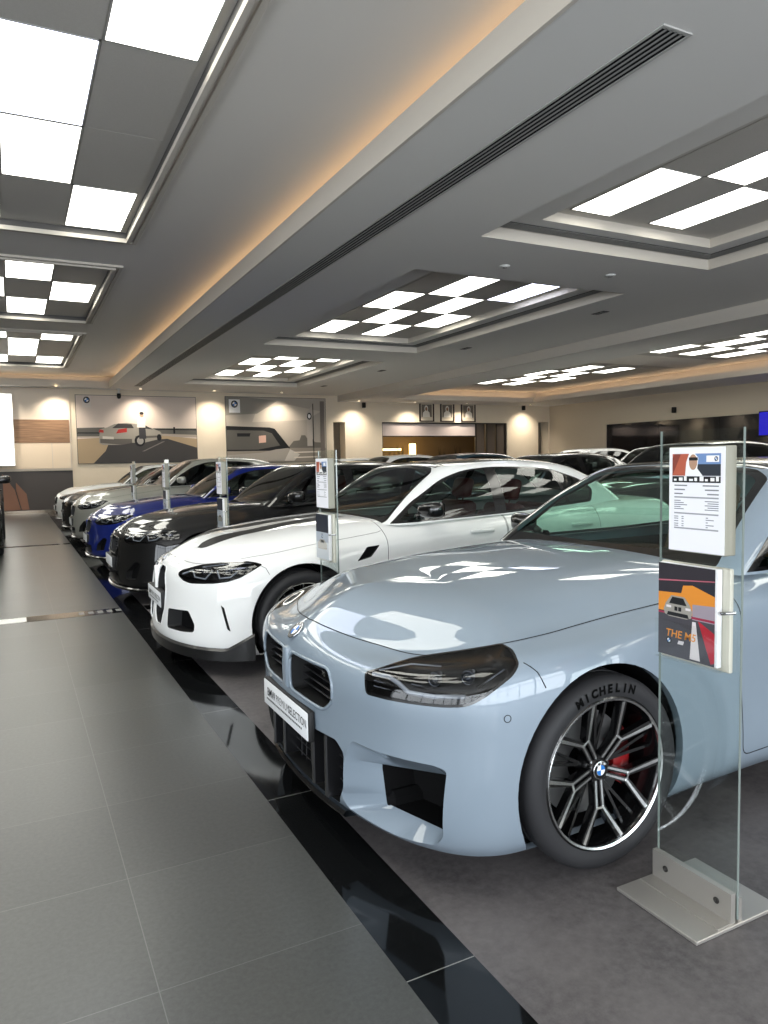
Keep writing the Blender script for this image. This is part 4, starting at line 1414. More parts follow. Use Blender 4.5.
def build_room():
    # floor
    TILE = tile_mat('grey porcelain tile', srgb(76, 77, 76), srgb(62, 63, 62), srgb(98, 99, 98), .609, .609, .285, 1.958, .003, .30)
    f = MB(); f.add([(XL, YF, 0), (.891, YF, 0), (.891, YB, 0), (XL, YB, 0)], [(0, 1, 2, 3)])
    structure(f, 'floor', TILE)
    GRAN = tile_mat('black granite', srgb(13, 14, 15), srgb(20, 21, 22), srgb(120, 120, 118), 50, 1.22, -20, 1.671, .004, .07)
    f = MB(); f.add([(.891, YF, 0), (1.112, YF, 0), (1.112, YB, 0), (.891, YB, 0)], [(0, 1, 2, 3)])
    structure(f, 'floor_border', GRAN)
    DARK = noise_mat('dark vinyl floor', srgb(94, 90, 91), srgb(62, 59, 60), 30, .5, 10, .35, srgb(108, 104, 104), 2.6)
    f = MB(); f.add([(1.112, YF, 0), (XR, YF, 0), (XR, YB, 0), (1.112, YB, 0)], [(0, 1, 2, 3)])
    structure(f, 'floor_display', DARK)
    G2 = mat('black granite band', srgb(13, 14, 15), .08)
    for i, y in enumerate((7.42, 14.62)):
        b = MB(); b.box(XL, .885, y, y + (.26 if i == 0 else .2), -.01, .0012); b.box(1.115, XR, y, y + .24, -.01, .0012)
        structure(b, 'floor_band', G2)
    w = MB(); w.box(-.20, .045, 7.45, 7.66, .0012, .0026)
    tag(w.build('floor_sticker', mat('white vinyl', srgb(236, 236, 232), .4)), 'white rectangular sticker on the black band crossing the corridor', 'sticker')
    for k in range(5):
        w = MB(); w.box(.50 + k * .085, .55 + k * .085, 7.50, 7.62, .0012, .0022)
        tag(w.build('tape_mark', mat('grey tape', srgb(120, 120, 118), .4)), 'short grey tape mark on the black band crossing the corridor', 'tape', 'tape marks on the black floor band')
    # left bay: high ceiling with three coffers
    colx = [-1.97, -1.305, -.64, .025, .69, 1.36]
    CO = [(colx, [9.82 - 1.43 * k for k in range(6, -1, -1)], 'nearer corridor coffer'),
          (colx, [15.6 - 1.4 * k for k in range(3, -1, -1)], 'middle corridor coffer'),
          (colx, [22.75 - 1.38 * k for k in range(4, -1, -1)], 'corridor coffer by the back wall')]
    litsets = [{(4, 0), (3, 1), (3, 2), (4, 3), (2, 0), (1, 1), (2, 3), (3, 4), (4, 5), (1, 2), (0, 0), (0, 3), (2, 5), (1, 4)},
               {(3, 0), (4, 1), (3, 2), (2, 1), (1, 0), (1, 2), (0, 1)},
               {(4, 0), (3, 1), (3, 2), (4, 3), (2, 0), (2, 3), (1, 1), (1, 2), (0, 0), (0, 3)}]
    holes = []
    for (xs, ys, wh), lit in zip(CO, litsets):
        h = (xs[0] - .06, xs[-1] + .06, ys[0] - .06, ys[-1] + .06)
        holes.append(h)
        coffer_panels(xs, ys, ZU + .07, lit, wh, {(3, 2)} if 'nearer' in wh else ())
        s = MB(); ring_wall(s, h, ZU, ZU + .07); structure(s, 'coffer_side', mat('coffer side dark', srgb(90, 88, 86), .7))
        t = MB()
        x0, x1, y0, y1 = h
        for a, dz in ((.0, .05), (.09, .03)):
            w = .045
            o = (x0 - a - w, x1 + a + w, y0 - a - w, y1 + a + w); i = (x0 - a, x1 + a, y0 - a, y1 + a)
            t.box(o[0], o[1], o[2], i[2], ZU - dz, ZU); t.box(o[0], o[1], i[3], o[3], ZU - dz, ZU)
            t.box(o[0], i[0], i[2], i[3], ZU - dz, ZU); t.box(i[1], o[1], i[2], i[3], ZU - dz, ZU)
        structure(t, 'coffer_trim', LIP)
    m = MB(); holed(m, XL, 3.3, YF, 25.2, ZU, holes); structure(m, 'ceiling', CEIL)
    # cove lips and troughs of the left bay
    l = MB()
    l.box(BEAM, BEAM + .03, YF, 24.75, ZS - .004, 4.14); l.box(XL, BEAM + .03, 24.75, 24.78, ZS - .004, 4.14)
    structure(l, 'cove_lip', LIP)
    tr = MB()
    tr.box(BEAM + .03, 3.3, YF, 25.0, ZS + .01, ZS + .04); tr.box(XL, BEAM + .03, 24.78, 25.2, ZS + .01, ZS + .04)
    tr.box(BEAM + .13, BEAM + .19, YF, 24.7, ZS + .04, ZS + .184); tr.box(XL, BEAM + .03, 24.91, 24.97, ZS + .04, ZS + .184)
    tr.box(3.28, 3.3, YF, 25.2, ZS + .04, ZU); tr.box(XL, 3.3, 25.18, 25.2, ZS + .04, ZU)
    structure(tr, 'cove_trough', LIP)
    WARM = LED('warm led strip', srgb(255, 212, 162), 3.4)
    for nm, bx in (('long beam beside the corridor', (BEAM + .14, BEAM + .18, YF + .5, 24.6)), ('end of the corridor ceiling', (XL + .3, BEAM, 24.92, 24.96))):
        b = MB(); b.box(bx[0], bx[1], bx[2], bx[3], ZS + .185, ZS + .198)
        tag(b.build('led_strip', WARM), 'warm light strip hidden in the ceiling cove along the ' + nm, 'light strip')
    # main soffit with three stepped coffers
    outer = [(4.80, 8.50, -5.80, -.70), (4.80, 8.50, .40, 6.93), (4.80, 8.50, 8.43, 14.90), (4.80, 8.50, 16.50, 22.90)]
    m = MB(); holed(m, BEAM, 11.0, YF, YB, ZS, outer); m.add([(XL, 24.75, ZS), (BEAM, 24.75, ZS), (BEAM, YB, ZS), (XL, YB, ZS)], [(3, 2, 1, 0)])
    structure(m, 'ceiling_soffit', CEILR)
    col2 = [5.62, 6.21, 6.80, 7.38, 7.97]
    names = ['coffer behind the camera', 'coffer over the grey coupe', 'coffer over the blue car', 'coffer over the last display cars']
    for k, h in enumerate(outer):
        x0, x1, y0, y1 = h
        ys = [y1 - .53 - (1.28 if k else 1.0) * q for q in range(4, -1, -1)]
        lit = {(i, r) for i in range(4) for r in range(4) if (i + r) % 2 == 0}
        coffer_panels(col2, ys, 4.17, lit, names[k], {(3, 3)} if k == 2 else ())
        s = MB(); ring_wall(s, h, ZS, 4.06); structure(s, 'coffer_side', LIP)
        inn = (5.36, 8.06, y0 + .52, y1 - .38)
        s = MB(); holed(s, x0, x1, y0, y1, 4.06, [inn]); structure(s, 'coffer_ledge', CEILR)
        s = MB(); ring_wall(s, inn, 4.06, 4.17); structure(s, 'coffer_side', LIP)
        # linear air slots around the ledge
        t = empty('air_vent', ((x0 + x1) / 2, (y0 + y1) / 2, 4.055), 0, 'black linear air slot round the ledge of the ' + names[k], 'air vent', 'linear air slots of the coffers')
        cx, cy = (x0 + x1) / 2, (y0 + y1) / 2
        fr = MB(); sl = MB()
        hw, hd = (x1 - x0) / 2 - .03, (y1 - y0) / 2 - .03
        for i, (a, b) in enumerate(((hw, hd),)):
            w = .17
            for q in ((-a, a, -b, -b + w), (-a, a, b - w, b), (-a, -a + w, -b + w, b - w), (a - w, a, -b + w, b - w)):
                fr.box(q[0], q[1], q[2], q[3], -.004, .002)
        fr.build('slot_back', VENT, t)
        for i in range(5):
            o = .008 + i * .036
            a, b = hw - o, hd - o; w = .014
            for q in ((-a, a, -b, -b + w), (-a, a, b - w, b), (-a, -a + w, -b + w, b - w), (a - w, a, -b + w, b - w)):
                sl.box(q[0], q[1], q[2], q[3], -.012, -.003)
        sl.build('slat', mat('vent grey', srgb(126, 125, 122), .5), t)
    # the long slot vent in the beam
    t = empty('air_vent', (3.60, 13.6, ZS), 0, 'long four-slot air vent set in the underside of the ceiling beam', 'air vent')
    b = MB(); b.box(-.10, .10, -10.4, 10.4, -.003, .002); b.build('slot_back', VENT, t)
    fr = MB()
    for x in (-.12, .10):
        fr.box(x, x + .02, -10.42, 10.42, -.010, .001)
    for y in (-10.44, 10.42):
        fr.box(-.12, .12, y, y + .02, -.010, .001)
    fr.build('vent_frame', VENTF, t)
    sl = MB()
    for x in (-.063, -.021, .021, .063):
        sl.box(x - .006, x + .006, -10.42, 10.42, -.009, -.002)
    sl.build('slat', mat('vent grey pale', srgb(150, 149, 147), .5), t)
    # lower beam and the bay on its far side
    m = MB(); m.box(11.0, 11.02, YF, YB, ZR, ZS)
    structure(m, 'beam_face', LIP)
    rb = (12.5, 18.9, YF + .5, 23.7)
    m = MB(); holed(m, 11.0, XR, YF, YB, ZR, [rb]); structure(m, 'ceiling_soffit', CEILR)
    l = MB(); ring_wall(l, rb, ZR, 3.87); structure(l, 'cove_lip', LIP)
    tr = MB(); o = (12.05, 19.35, YF, 24.1)
    holed(tr, o[0], o[1], o[2], o[3], ZR + .03, [rb], True); ring_wall(tr, o, ZR + .03, 4.12); structure(tr, 'cove_trough', LIP)
    sp = MB(); sp.box(19.06, 19.12, YF + .6, 24.0, ZR + .03, ZR + .134); sp.box(12.1, 19.05, 23.84, 23.90, ZR + .03, ZR + .134); structure(sp, 'cove_ledge', LIP)
    m = MB(); holed(m, o[0], o[1], o[2], o[3], 4.12, []); structure(m, 'ceiling', CEIL)
    for nm, bx in (('right wall', (19.08, 19.10, YF + 1, 23.8)), ('back wall above the portraits', (12.4, 19.0, 23.86, 23.88))):
        b = MB(); b.box(bx[0], bx[1], bx[2], bx[3], ZR + .135, ZR + .148)
        tag(b.build('led_strip', LED('warm led strip strong', srgb(255, 214, 168), 7)), 'warm light strip hidden in the ceiling cove by the ' + nm, 'light strip')
    for k, (ya, yb, wh) in enumerate(((16.4, 21.6, 'far bay by the back wall'), (8.6, 13.8, 'far bay beside the dark glazed wall'))):
        xs = [13.3 + .62 * q for q in range(8)]; n = 4
        ys = [ya + (yb - ya) * q / n for q in range(n + 1)]
        lit = {(i, r) for i in range(7) for r in range(n) if (i + r) % 2 == 0 and not (k == 0 and i > 5)}
        coffer_panels(xs, ys, 4.11, lit, wh)
    # walls
    def quad(nm, pts, m): 
        q = MB(); q.add(pts, [(0, 1, 2, 3)]); return structure(q, nm, m)
    H = 4.6
    m = MB()
    # back wall with its openings: two niches and the wide doorway
    op = [(10.80, 11.29, 0, 2.94), (12.86, 18.83, 0, 2.95), (20.49, 21.04, 0, 3.01)]
    xs = sorted({XL, XR} | {o[i] for o in op for i in (0, 1)})
    for a, b in zip(xs, xs[1:]):
        z0 = 0
        for o in op:
            if o[0] <= (a + b) / 2 <= o[1]: z0 = o[3]
        m.add([(a, YB, z0), (b, YB, z0), (b, YB, H), (a, YB, H)], [(0, 1, 2, 3)])
    for o in op:
        x0, x1, _, z1 = o; d = .5 if x1 - x0 < 1 else .35
        m.add([(x0, YB, 0), (x0, YB + d, 0), (x0, YB + d, z1), (x0, YB, z1)], [(0, 1, 2, 3)])
        m.add([(x1, YB, 0), (x1, YB + d, 0), (x1, YB + d, z1), (x1, YB, z1)], [(3, 2, 1, 0)])
        m.add([(x0, YB, z1), (x1, YB, z1), (x1, YB + d, z1), (x0, YB + d, z1)], [(0, 1, 2, 3)])
    structure(m, 'wall_back', WALL)
    nb = mat('niche panel', srgb(120, 112, 100), .7)
    for o in (op[0], op[2]):
        quad('wall_niche', [(o[0], YB + .5, 0), (o[1], YB + .5, 0), (o[1], YB + .5, o[3]), (o[0], YB + .5, o[3])], nb)
    quad('wall_right', [(XR, YF, 0), (XR, YB, 0), (XR, YB, H), (XR, YF, H)], mat('right wall paint', srgb(206, 194, 174), .8))
    # the room behind the wide doorway
    R2 = MB(); a = op[1]; y2 = YB + 4.0
    R2.add([(a[0] - 2, y2, 0), (a[1] + 1, y2, 0), (a[1] + 1, y2, 3.4), (a[0] - 2, y2, 3.4)], [(0, 1, 2, 3)])
    R2.add([(a[0] - 2, YB + .35, 0), (a[0] - 2, y2, 0), (a[0] - 2, y2, 3.4), (a[0] - 2, YB + .35, 3.4)], [(0, 1, 2, 3)])
    R2.add([(a[1] + 1, YB + .35, 0), (a[1] + 1, y2, 0), (a[1] + 1, y2, 3.4), (a[1] + 1, YB + .35, 3.4)], [(0, 1, 2, 3)])
    R2.add([(a[0] - 2, YB + .35, 3.4), (a[1] + 1, YB + .35, 3.4), (a[1] + 1, y2, 3.4), (a[0] - 2, y2, 3.4)], [(0, 1, 2, 3)])
    structure(R2, 'wall_lobby', mat('lobby wall', srgb(116, 96, 66), .7))
    quad('floor_lobby', [(a[0] - 2, YB, .001), (a[1] + 1, YB, .001), (a[1] + 1, y2, .001), (a[0] - 2, y2, .001)], mat('lobby floor', srgb(90, 84, 74), .3))
    bnd = MB(); bnd.box(a[0], 17.30, YB + .12, YB + .2, 2.42, 2.93); structure(bnd, 'door_1_transom', mat('lilac grey transom', srgb(196, 184, 182), .6))
    fr = MB()
    for x in (a[0], 17.27, 17.8, 18.3, a[1] - .06):
        fr.box(x, x + .06, YB + .08, YB + .16, 0, 2.95)
    fr.box(a[0], a[1], YB + .08, YB + .16, 2.90, 2.95); fr.box(a[0], 17.3, YB + .08, YB + .16, 2.38, 2.42)
    structure(fr, 'door_1_frame', mat('dark bronze frame', srgb(38, 32, 28), .4))
    pn = MB()
    for x in (17.33, 17.86, 18.36): pn.box(x, x + .40, YB + .10, YB + .13, .02, 2.9)
    structure(pn, 'door_1_panel', mat('dark taupe panel', srgb(88, 78, 70), .6))
    # lobby lamp and planters glimpsed through the doorway
    t = empty('wall_lamp', (14.6, y2 - .05, 1.95), 0, 'glowing amber light bar on the lobby wall beyond the wide doorway', 'lamp')
    b = MB(); b.rbox(-1.0, 1.2, -.04, .02, -.05, .05, .01, 1); b.build('lamp_tube', LED('amber light', srgb(255, 214, 130), 4), t)
    b = MB(); b.rbox(-1.05, 1.25, .0, .045, -.08, .08, .01, 1); b.build('lamp_base', mat('dark bronze frame'), t)
    t = empty('floor_lamp', (16.1, y2 - .6, 0), 0, 'tall glowing amber column lamp in the lobby beyond the doorway', 'lamp')
    b = MB(); b.rbox(-.12, .12, -.12, .12, .9, 2.2, .03, 2); b.build('lamp_shade', LED('amber light'), t) if False else b.build('lamp_shade', MATS['amber light'], t)
    b = MB(); b.lathe([(0, 0), (.18, 0), (.18, .03), (.03, .05), (.03, .9), (0, .9)], 20, 'z'); b.build('lamp_stem', mat('dark bronze frame'), t)
    lt = bpy.data.lights.new('lobby_light', 'POINT'); lt.energy = 60; lt.color = (1, .75, .45); lt.shadow_soft_size = .3
    lo = bpy.data.objects.new('lobby_light', lt); COL.objects.link(lo); lo.location = (15.5, YB + 2.2, 2.9)
    for x, hgt in ((13.9, 1.0), (14.3, 1.15), (16.3, 1.0), (17.1, 1.1)):
        t = empty('potted_plant', (x, YB + 1.2, 0), 0, 'dark spiky plant in a pot just beyond the wide doorway', 'plant', 'plants beyond the doorway')
        b = MB(); b.lathe([(0, 0), (.16, 0), (.2, hgt - .1), (.18, hgt), (0, hgt - .04)], 18, 'z'); b.build('pot', mat('dark pot', srgb(30, 28, 26), .4), t)
        b = MB()
        for k in range(14):
            an = k * 2.4; ln = .75 + .25 * math.sin(k * 1.7)
            b.tube([(0, 0, hgt - .05), (.06 * math.cos(an), .06 * math.sin(an), hgt + ln * .5), (.16 * math.cos(an), .16 * math.sin(an), hgt + ln)], [.016, .012, .002], 5)
        b.build('leaves', mat('dark leaf', srgb(40, 46, 32), .5), t)
    # left end of the back wall: panelled display
    lp = MB(); lp.box(XL, 1.70, YB - .05, YB, 1.33, 3.9); structure(lp, 'wall_panel_upper', mat('pale panel', srgb(224, 212, 198), .7))
    WOOD = mat('oak veneer', srgb(150, 116, 88), .55)
    n, l2, b2 = nodes_of(WOOD)
    tc = n.new('ShaderNodeTexCoord'); mp = n.new('ShaderNodeMapping'); mp.inputs['Scale'].default_value = (1.2, 1, 26); nz = n.new('ShaderNodeTexNoise'); nz.inputs['Scale'].default_value = 1.5; nz.inputs['Detail'].default_value = 6
    cr = n.new('ShaderNodeValToRGB'); cr.color_ramp.elements[0].color = srgb(120, 90, 68); cr.color_ramp.elements[1].color = srgb(164, 130, 100); cr.color_ramp.elements[0].position = .3; cr.color_ramp.elements[1].position = .7
    l2.new(tc.outputs['Object'], mp.inputs[0]); l2.new(mp.outputs[0], nz.inputs['Vector']); l2.new(nz.outputs['Fac'], cr.inputs['Fac']); l2.new(cr.outputs[0], b2.inputs['Base Color'])
    w = MB(); w.box(XL, 1.66, YB - .07, YB - .05, 2.20, 2.93); structure(w, 'wall_panel_wood', WOOD)
    w = MB()
    for x0, x1 in ((XL, -.2), (-.18, 1.12), (1.14, 1.66)): w.box(x0, x1, YB - .065, YB - .05, 1.40, 2.19)
    structure(w, 'wall_panel_cream', mat('warm cream panel', srgb(240, 222, 198), .7))
    w = MB(); w.box(XL, 1.70, YB - .03, YB, .10, 1.32); structure(w, 'wall_panel_dark', mat('charcoal panel', srgb(74, 70, 70), .6))
    w = MB()
    for k in range(3):
        w.add([(.05 + .22 * k, YB - .05 - .01 * k, .12), (.40 + .22 * k, YB - .05 - .01 * k, .12), (.12 + .1 * k, YB - .05 - .01 * k, 1.0 - .2 * k), (-.25 + .1 * k, YB - .05 - .01 * k, 1.28 - .2 * k)], [(0, 1, 2, 3)])
    w2 = MB(); w2.prism([(-.3, YB - .06, .12), (.16, YB - .06, .12), (.02, YB - .06, .75), (-.3, YB - .06, 1.25)], (0, .03, 0)); w2.prism([(.19, YB - .06, .12), (.40, YB - .06, .12), (.34, YB - .06, .62), (.06, YB - .06, .98), (.05, YB - .06, .75)], (0, .03, 0))
    structure(w2, 'wall_panel_accent', mat('terracotta veneer', srgb(138, 100, 82), .6))
    w = MB(); w.box(XL, 1.70, YB - .10, YB - .03, 0, .10); structure(w, 'baseboard_back', mat('polished skirting', srgb(150, 138, 124), .12, .9))
    # other walls, out of the frame
    side = mat('side wall paint', srgb(214, 206, 194), .8)
    m = MB()
    m.add([(XL, YF, 0), (XL, YB, 0), (XL, YB, .25), (XL, YF, .25)], [(3, 2, 1, 0)]); m.add([(XL, YF, 3.5), (XL, YB, 3.5), (XL, YB, H), (XL, YF, H)], [(3, 2, 1, 0)])
    m.add([(XL, 3.3, .25), (XL, YB, .25), (XL, YB, 3.5), (XL, 3.3, 3.5)], [(3, 2, 1, 0)])
    structure(m, 'wall_left', mat('brown grey side wall', srgb(112, 110, 107), .7))
    m = MB(); m.add([(XL, YF, 3.5), (XR, YF, 3.5), (XR, YF, H), (XL, YF, H)], [(0, 1, 2, 3)]); m.add([(XL, YF, 0), (XR, YF, 0), (XR, YF, .12), (XL, YF, .12)], [(0, 1, 2, 3)])
    m.add([(10, YF, .12), (XR, YF, .12), (XR, YF, 3.5), (10, YF, 3.5)], [(0, 1, 2, 3)])
    structure(m, 'wall_front', side)
    fr = MB()
    for i in range(12): fr.box(XL + i * 1.55 - .04, XL + i * 1.55 + .04, YF - .06, YF + .06, .12, 3.5)
    fr.box(XL, 10, YF - .05, YF + .05, 2.4, 2.5)
    structure(fr, 'window_1', mat('window frame grey', srgb(90, 92, 94), .4, .5))
    fr = MB()
    for i in range(7): fr.box(XL - .06, XL + .06, YF + i * 1.55 - .04, YF + i * 1.55 + .04, .25, 3.5)
    fr.box(XL - .05, XL + .05, YF, 3.3, 2.4, 2.5)
    structure(fr, 'window_2', mat('window frame grey'))
    m = MB(); m.add([(XL, YF, H), (XR, YF, H), (XR, YB, H), (XL, YB, H)], [(3, 2, 1, 0)]); structure(m, 'ceiling_slab', side)
# ------------------------------------------------------------------ things in the room
def flat(mb_list, x0, z0, w, h, y, shapes):
    """shapes in unit picture coordinates -> thin layered prints facing -Y"""
    out = []
    for k, (nm, m, polys) in enumerate(shapes):
        mb = MB()
        for p in polys:
            n = len(p)
            mb.add([(x0 + a * w, y - .0012 * (k + 1), z0 + b * h) for a, b in p], [tuple(range(n))])
        out.append((nm, m, mb))
    return out

def ell(cx, cy, rx, ry, n=20, a0=0, a1=2 * PI):
    return [(cx + rx * math.cos(a0 + (a1 - a0) * i / n), cy + ry * math.sin(a0 + (a1 - a0) * i / n)) for i in range(n)]

def ink(name, r, g, b): return mat('print ' + name, srgb(r, g, b), .55, spec=.3)

def poster(name, x0, x1, z0, z1, y, shapes, label):
    root = empty(name, ((x0 + x1) / 2, y, (z0 + z1) / 2), 0, label, 'poster')
    b = MB(); b.box(x0, x1, y - .03, y, z0, z1)
    M = Matrix.Translation((-(x0 + x1) / 2, -y, -(z0 + z1) / 2))
    q = MB(); q.merge(b, M); q.build('backing', mat('poster edge', srgb(60, 58, 56), .5), root)
    # one print: every shape keeps its own ink
    mb = MB(); mats = []; ids = []
    for nm, m, s in flat(None, x0 + .015, z0 + .015, x1 - x0 - .03, z1 - z0 - .03, y - .0305, shapes):
        if m not in mats: mats.append(m)
        ids += [mats.index(m)] * len(s.f); mb.merge(s, M)
    o = mb.build('print', None, root, slots=mats)
    o.data.polygons.foreach_set('material_index', ids)
    return root

def logo_shapes(cx, cy, rx, ry):
    W, B, D = ink('white', 236, 236, 236), ink('blue', 40, 110, 180), ink('dark', 26, 27, 30)
    return [('ring', D, [ell(cx, cy, rx, ry)]), ('white', W, [ell(cx, cy, rx * .62, ry * .62)]),
            ('blue', B, [[(cx, cy)] + ell(cx, cy, rx * .6, ry * .6, 8, 0, PI / 2 * 1.14), [(cx, cy)] + ell(cx, cy, rx * .6, ry * .6, 8, PI, PI * 1.5 + .2)])]

def build_things():
    W, D = ink('white', 236, 236, 236), ink('dark', 26, 27, 30)
    y = YB - .001
    car = ink('silver', 150, 146, 138)
    P1 = [('sky', ink('sky', 214, 200, 190), [[(0, 0), (1, 0), (1, 1), (0, 1)]]),
          ('haze', ink('haze', 168, 158, 148), [[(0, .38), (1, .38), (1, .52), (0, .52)]]),
          ('sea', ink('sea', 98, 96, 92), [[(0, .40), (.22, .40), (.22, .53), (0, .52)], [(.62, .44), (1, .42), (1, .52), (.62, .52)]]),
          ('sand', ink('sand', 172, 152, 124), [[(0, 0), (1, 0), (1, .36), (.6, .42), (0, .36)]]),
          ('road', ink('road', 66, 64, 64), [[(.12, 0), (1, 0), (1, .22), (.74, .36), (.25, .30), (.22, .18)]]),
          ('lane', ink('lane', 120, 116, 112), [[(.52, .17), (.54, .17), (.72, .32), (.70, .32)]]),
          ('rail', D, [[(.0, .44), (.2, .44), (.2, .455), (0, .455)], [(.62, .50), (1, .49), (1, .505), (.62, .515)], [(.795, .44), (.81, .44), (.81, .54), (.795, .54)]]),
          ('car body', car, [[(.17, .30), (.20, .27), (.36, .27), (.44, .30), (.54, .30), (.68, .36), (.70, .42), (.68, .47), (.60, .53), (.50, .58), (.40, .60), (.30, .58), (.24, .53), (.18, .50)]]),
          ('car shade', ink('car shade', 96, 92, 88), [[(.18, .30), (.36, .27), (.44, .30), (.44, .36), (.18, .36)], [(.47, .36), (.66, .38), (.66, .41), (.47, .40)]]),
          ('cabin', ink('cabin', 60, 58, 58), [[(.28, .52), (.46, .52), (.44, .58), (.33, .59)], [(.53, .52), (.62, .50), (.55, .57)]]),
          ('tail lamp', ink('tail lamp', 170, 52, 48), [[(.31, .44), (.40, .46), (.40, .52), (.33, .50)], [(.17, .46), (.21, .45), (.21, .49), (.18, .50)]]),
          ('plate', ink('plate', 200, 194, 186), [[(.20, .36), (.29, .355), (.29, .39), (.20, .40)]]),
          ('wheel', D, [ell(.505, .33, .045, .085), ell(.67, .38, .02, .05)]), ('rim', ink('rim', 150, 148, 144), [ell(.508, .33, .028, .055)]),
          ('trousers', ink('trousers', 56, 56, 60), [[(.50, .36), (.56, .36), (.555, .56), (.50, .56)]]),
          ('shirt', ink('shirt', 226, 220, 214), [[(.485, .53), (.555, .53), (.56, .66), (.545, .68), (.505, .68), (.49, .64)]]),
          ('face', ink('skin', 176, 140, 116), [ell(.528, .72, .016, .035)]), ('hair', D, [ell(.528, .745, .018, .022)]),
          ('tile', ink('tile', 214, 204, 196), [[(.05, .82), (.12, .82), (.12, .99), (.05, .99)]])] + logo_shapes(.085, .93, .026, .048)
    poster('wall_poster', 1.87, 5.70, 1.52, 3.74, y, P1, 'wide wall poster of a man standing by a silver convertible on a road')
    P2 = [('sky', ink('cloud', 176, 168, 158), [[(0, 0), (1, 0), (1, 1), (0, 1)]]),
          ('cloud', ink('cloud light', 196, 188, 176), [[(.25, .62), (.8, .66), (.95, .8), (.6, .9), (.3, .82)]]), ('cloud dark', ink('cloud dark', 140, 136, 130), [[(0, .72), (.3, .75), (.5, .95), (.2, 1), (0, 1)]]),
          ('ground', ink('ground', 150, 142, 132), [[(0, 0), (1, 0), (1, .22), (0, .22)]]),
          ('skyline', ink('skyline', 112, 108, 102), [[(.6, .22), (.98, .22), (.98, .30), (.88, .31), (.86, .36), (.80, .37), (.78, .42), (.74, .42), (.72, .34), (.66, .33), (.62, .26)]]),
          ('roof', D, [[(0, .56), (.42, .54), (.47, .52), (.62, .22), (.58, .18), (0, .18)]]),
          ('windscreen', ink('windscreen', 92, 90, 86), [[(0, .50), (.36, .49), (.44, .45), (.52, .26), (.30, .20), (0, .20)]]),
          ('mirror', D, [[(.10, .40), (.22, .40), (.23, .45), (.10, .45)]]),
          ('tag', ink('tag', 216, 176, 160), [[(.31, .30), (.38, .31), (.38, .42), (.31, .41)]]),
          ('bonnet', ink('bonnet', 168, 162, 154), [[(0, .02), (.62, .02), (.72, .12), (.60, .22), (.48, .20), (.32, .15), (0, .12)]]),
          ('bonnet edge', ink('bonnet edge', 206, 200, 192), [[(.56, .02), (.66, .02), (.72, .12), (.62, .20)]]),
          ('fence', ink('fence', 226, 216, 202), [[(.66, .14), (.97, .15), (.97, .17), (.66, .16)], [(.66, .06), (.97, .07), (.97, .09), (.66, .08)]]),
          ('pole', D, [[(.862, .04), (.870, .04), (.870, .92), (.862, .92)]]), ('column', ink('column', 120, 112, 106), [[(.94, 0), (.985, 0), (.985, .96), (.94, .96)]]),
          ('pylon', ink('pylon', 186, 178, 170), [[(.80, .25), (.855, .25), (.855, .88), (.80, .78)]]), ('pylon badge', D, [ell(.826, .72, .024, .055)]), ('pylon badge in', W, [ell(.826, .72, .014, .034)]),
          ('tile', W, [[(.03, .76), (.135, .76), (.135, .96), (.03, .96)]])] + logo_shapes(.083, .89, .032, .055)
    poster('wall_poster', 6.71, 10.50, 1.45, 3.80, y, P2, 'wide wall poster of a dark car roof and windscreen under a grey cloudy sky')
    # lit white board at the left end
    t = empty('light_box', (-.85, YB - .2, 2.6), 0, 'large glowing white board on the panelled end of the back wall', 'light box')
    b = MB(); b.box(-.93, .93, -.02, .12, -1.11, 1.11); b.build('box_frame', mat('light box edge', srgb(206, 206, 204), .4), t)
    b = MB(); b.box(-.91, .91, -.026, -.02, -1.09, 1.09); b.build('lit_face', LED('light box face', srgb(255, 254, 246), 1.3), t)
    # three framed portraits
    for k, (x0, x1, lb) in enumerate(((14.53, 15.20, 'framed portrait closest to the wall posters'), (15.50, 16.16, 'framed portrait in the middle of the three above the doorway'), (16.50, 17.20, 'framed portrait farthest from the wall posters'))):
        t = empty('picture_frame', ((x0 + x1) / 2, YB, 3.36), 0, lb + ', dark frame and pale picture', 'picture', 'portraits above the doorway')
        w = (x1 - x0) / 2
        f = MB()
        for q in ((-w, w, -.38, -.34), (-w, w, .34, .38), (-w, -w + .05, -.34, .34), (w - .05, w, -.34, .34)): f.box(q[0], q[1], -.05, -.002, q[2], q[3])
        f.build('frame', mat('dark wood frame', srgb(44, 30, 24), .4), t)
        b = MB(); b.box(-w + .05, w - .05, -.02, -.004, -.34, .34); b.build('mount', ink('mount', 214, 204, 186), t)
        b = MB(); b.box(-w + .10, w - .10, -.024, -.02, -.20, .30); b.build('picture_ground', ink('picture grey', 120, 112, 102), t)
        rb = MB(); hx = .02 * (k - 1)
        rb.add([(hx + a * .17, -.026, -.20 + c * .5) for a, c in ((-1, 0), (1, 0), (.9, .35), (.35, .52), (-.35, .52), (-.9, .35))], [tuple(range(6))])
        rb.add([(hx + .085 * math.cos(q), -.027, .14 + .125 * math.sin(q)) for q in [i * PI / 9 for i in range(18)]], [tuple(range(18))])
        rb.build('robe', ink('robe white', 232, 226, 216), t)
        fc = MB(); fc.add([(hx + .05 * math.cos(q), -.028, .125 + .075 * math.sin(q)) for q in [i * PI / 9 for i in range(18)]], [tuple(range(18))])
        fc.build('face', ink('portrait skin', 150, 112, 88), t)
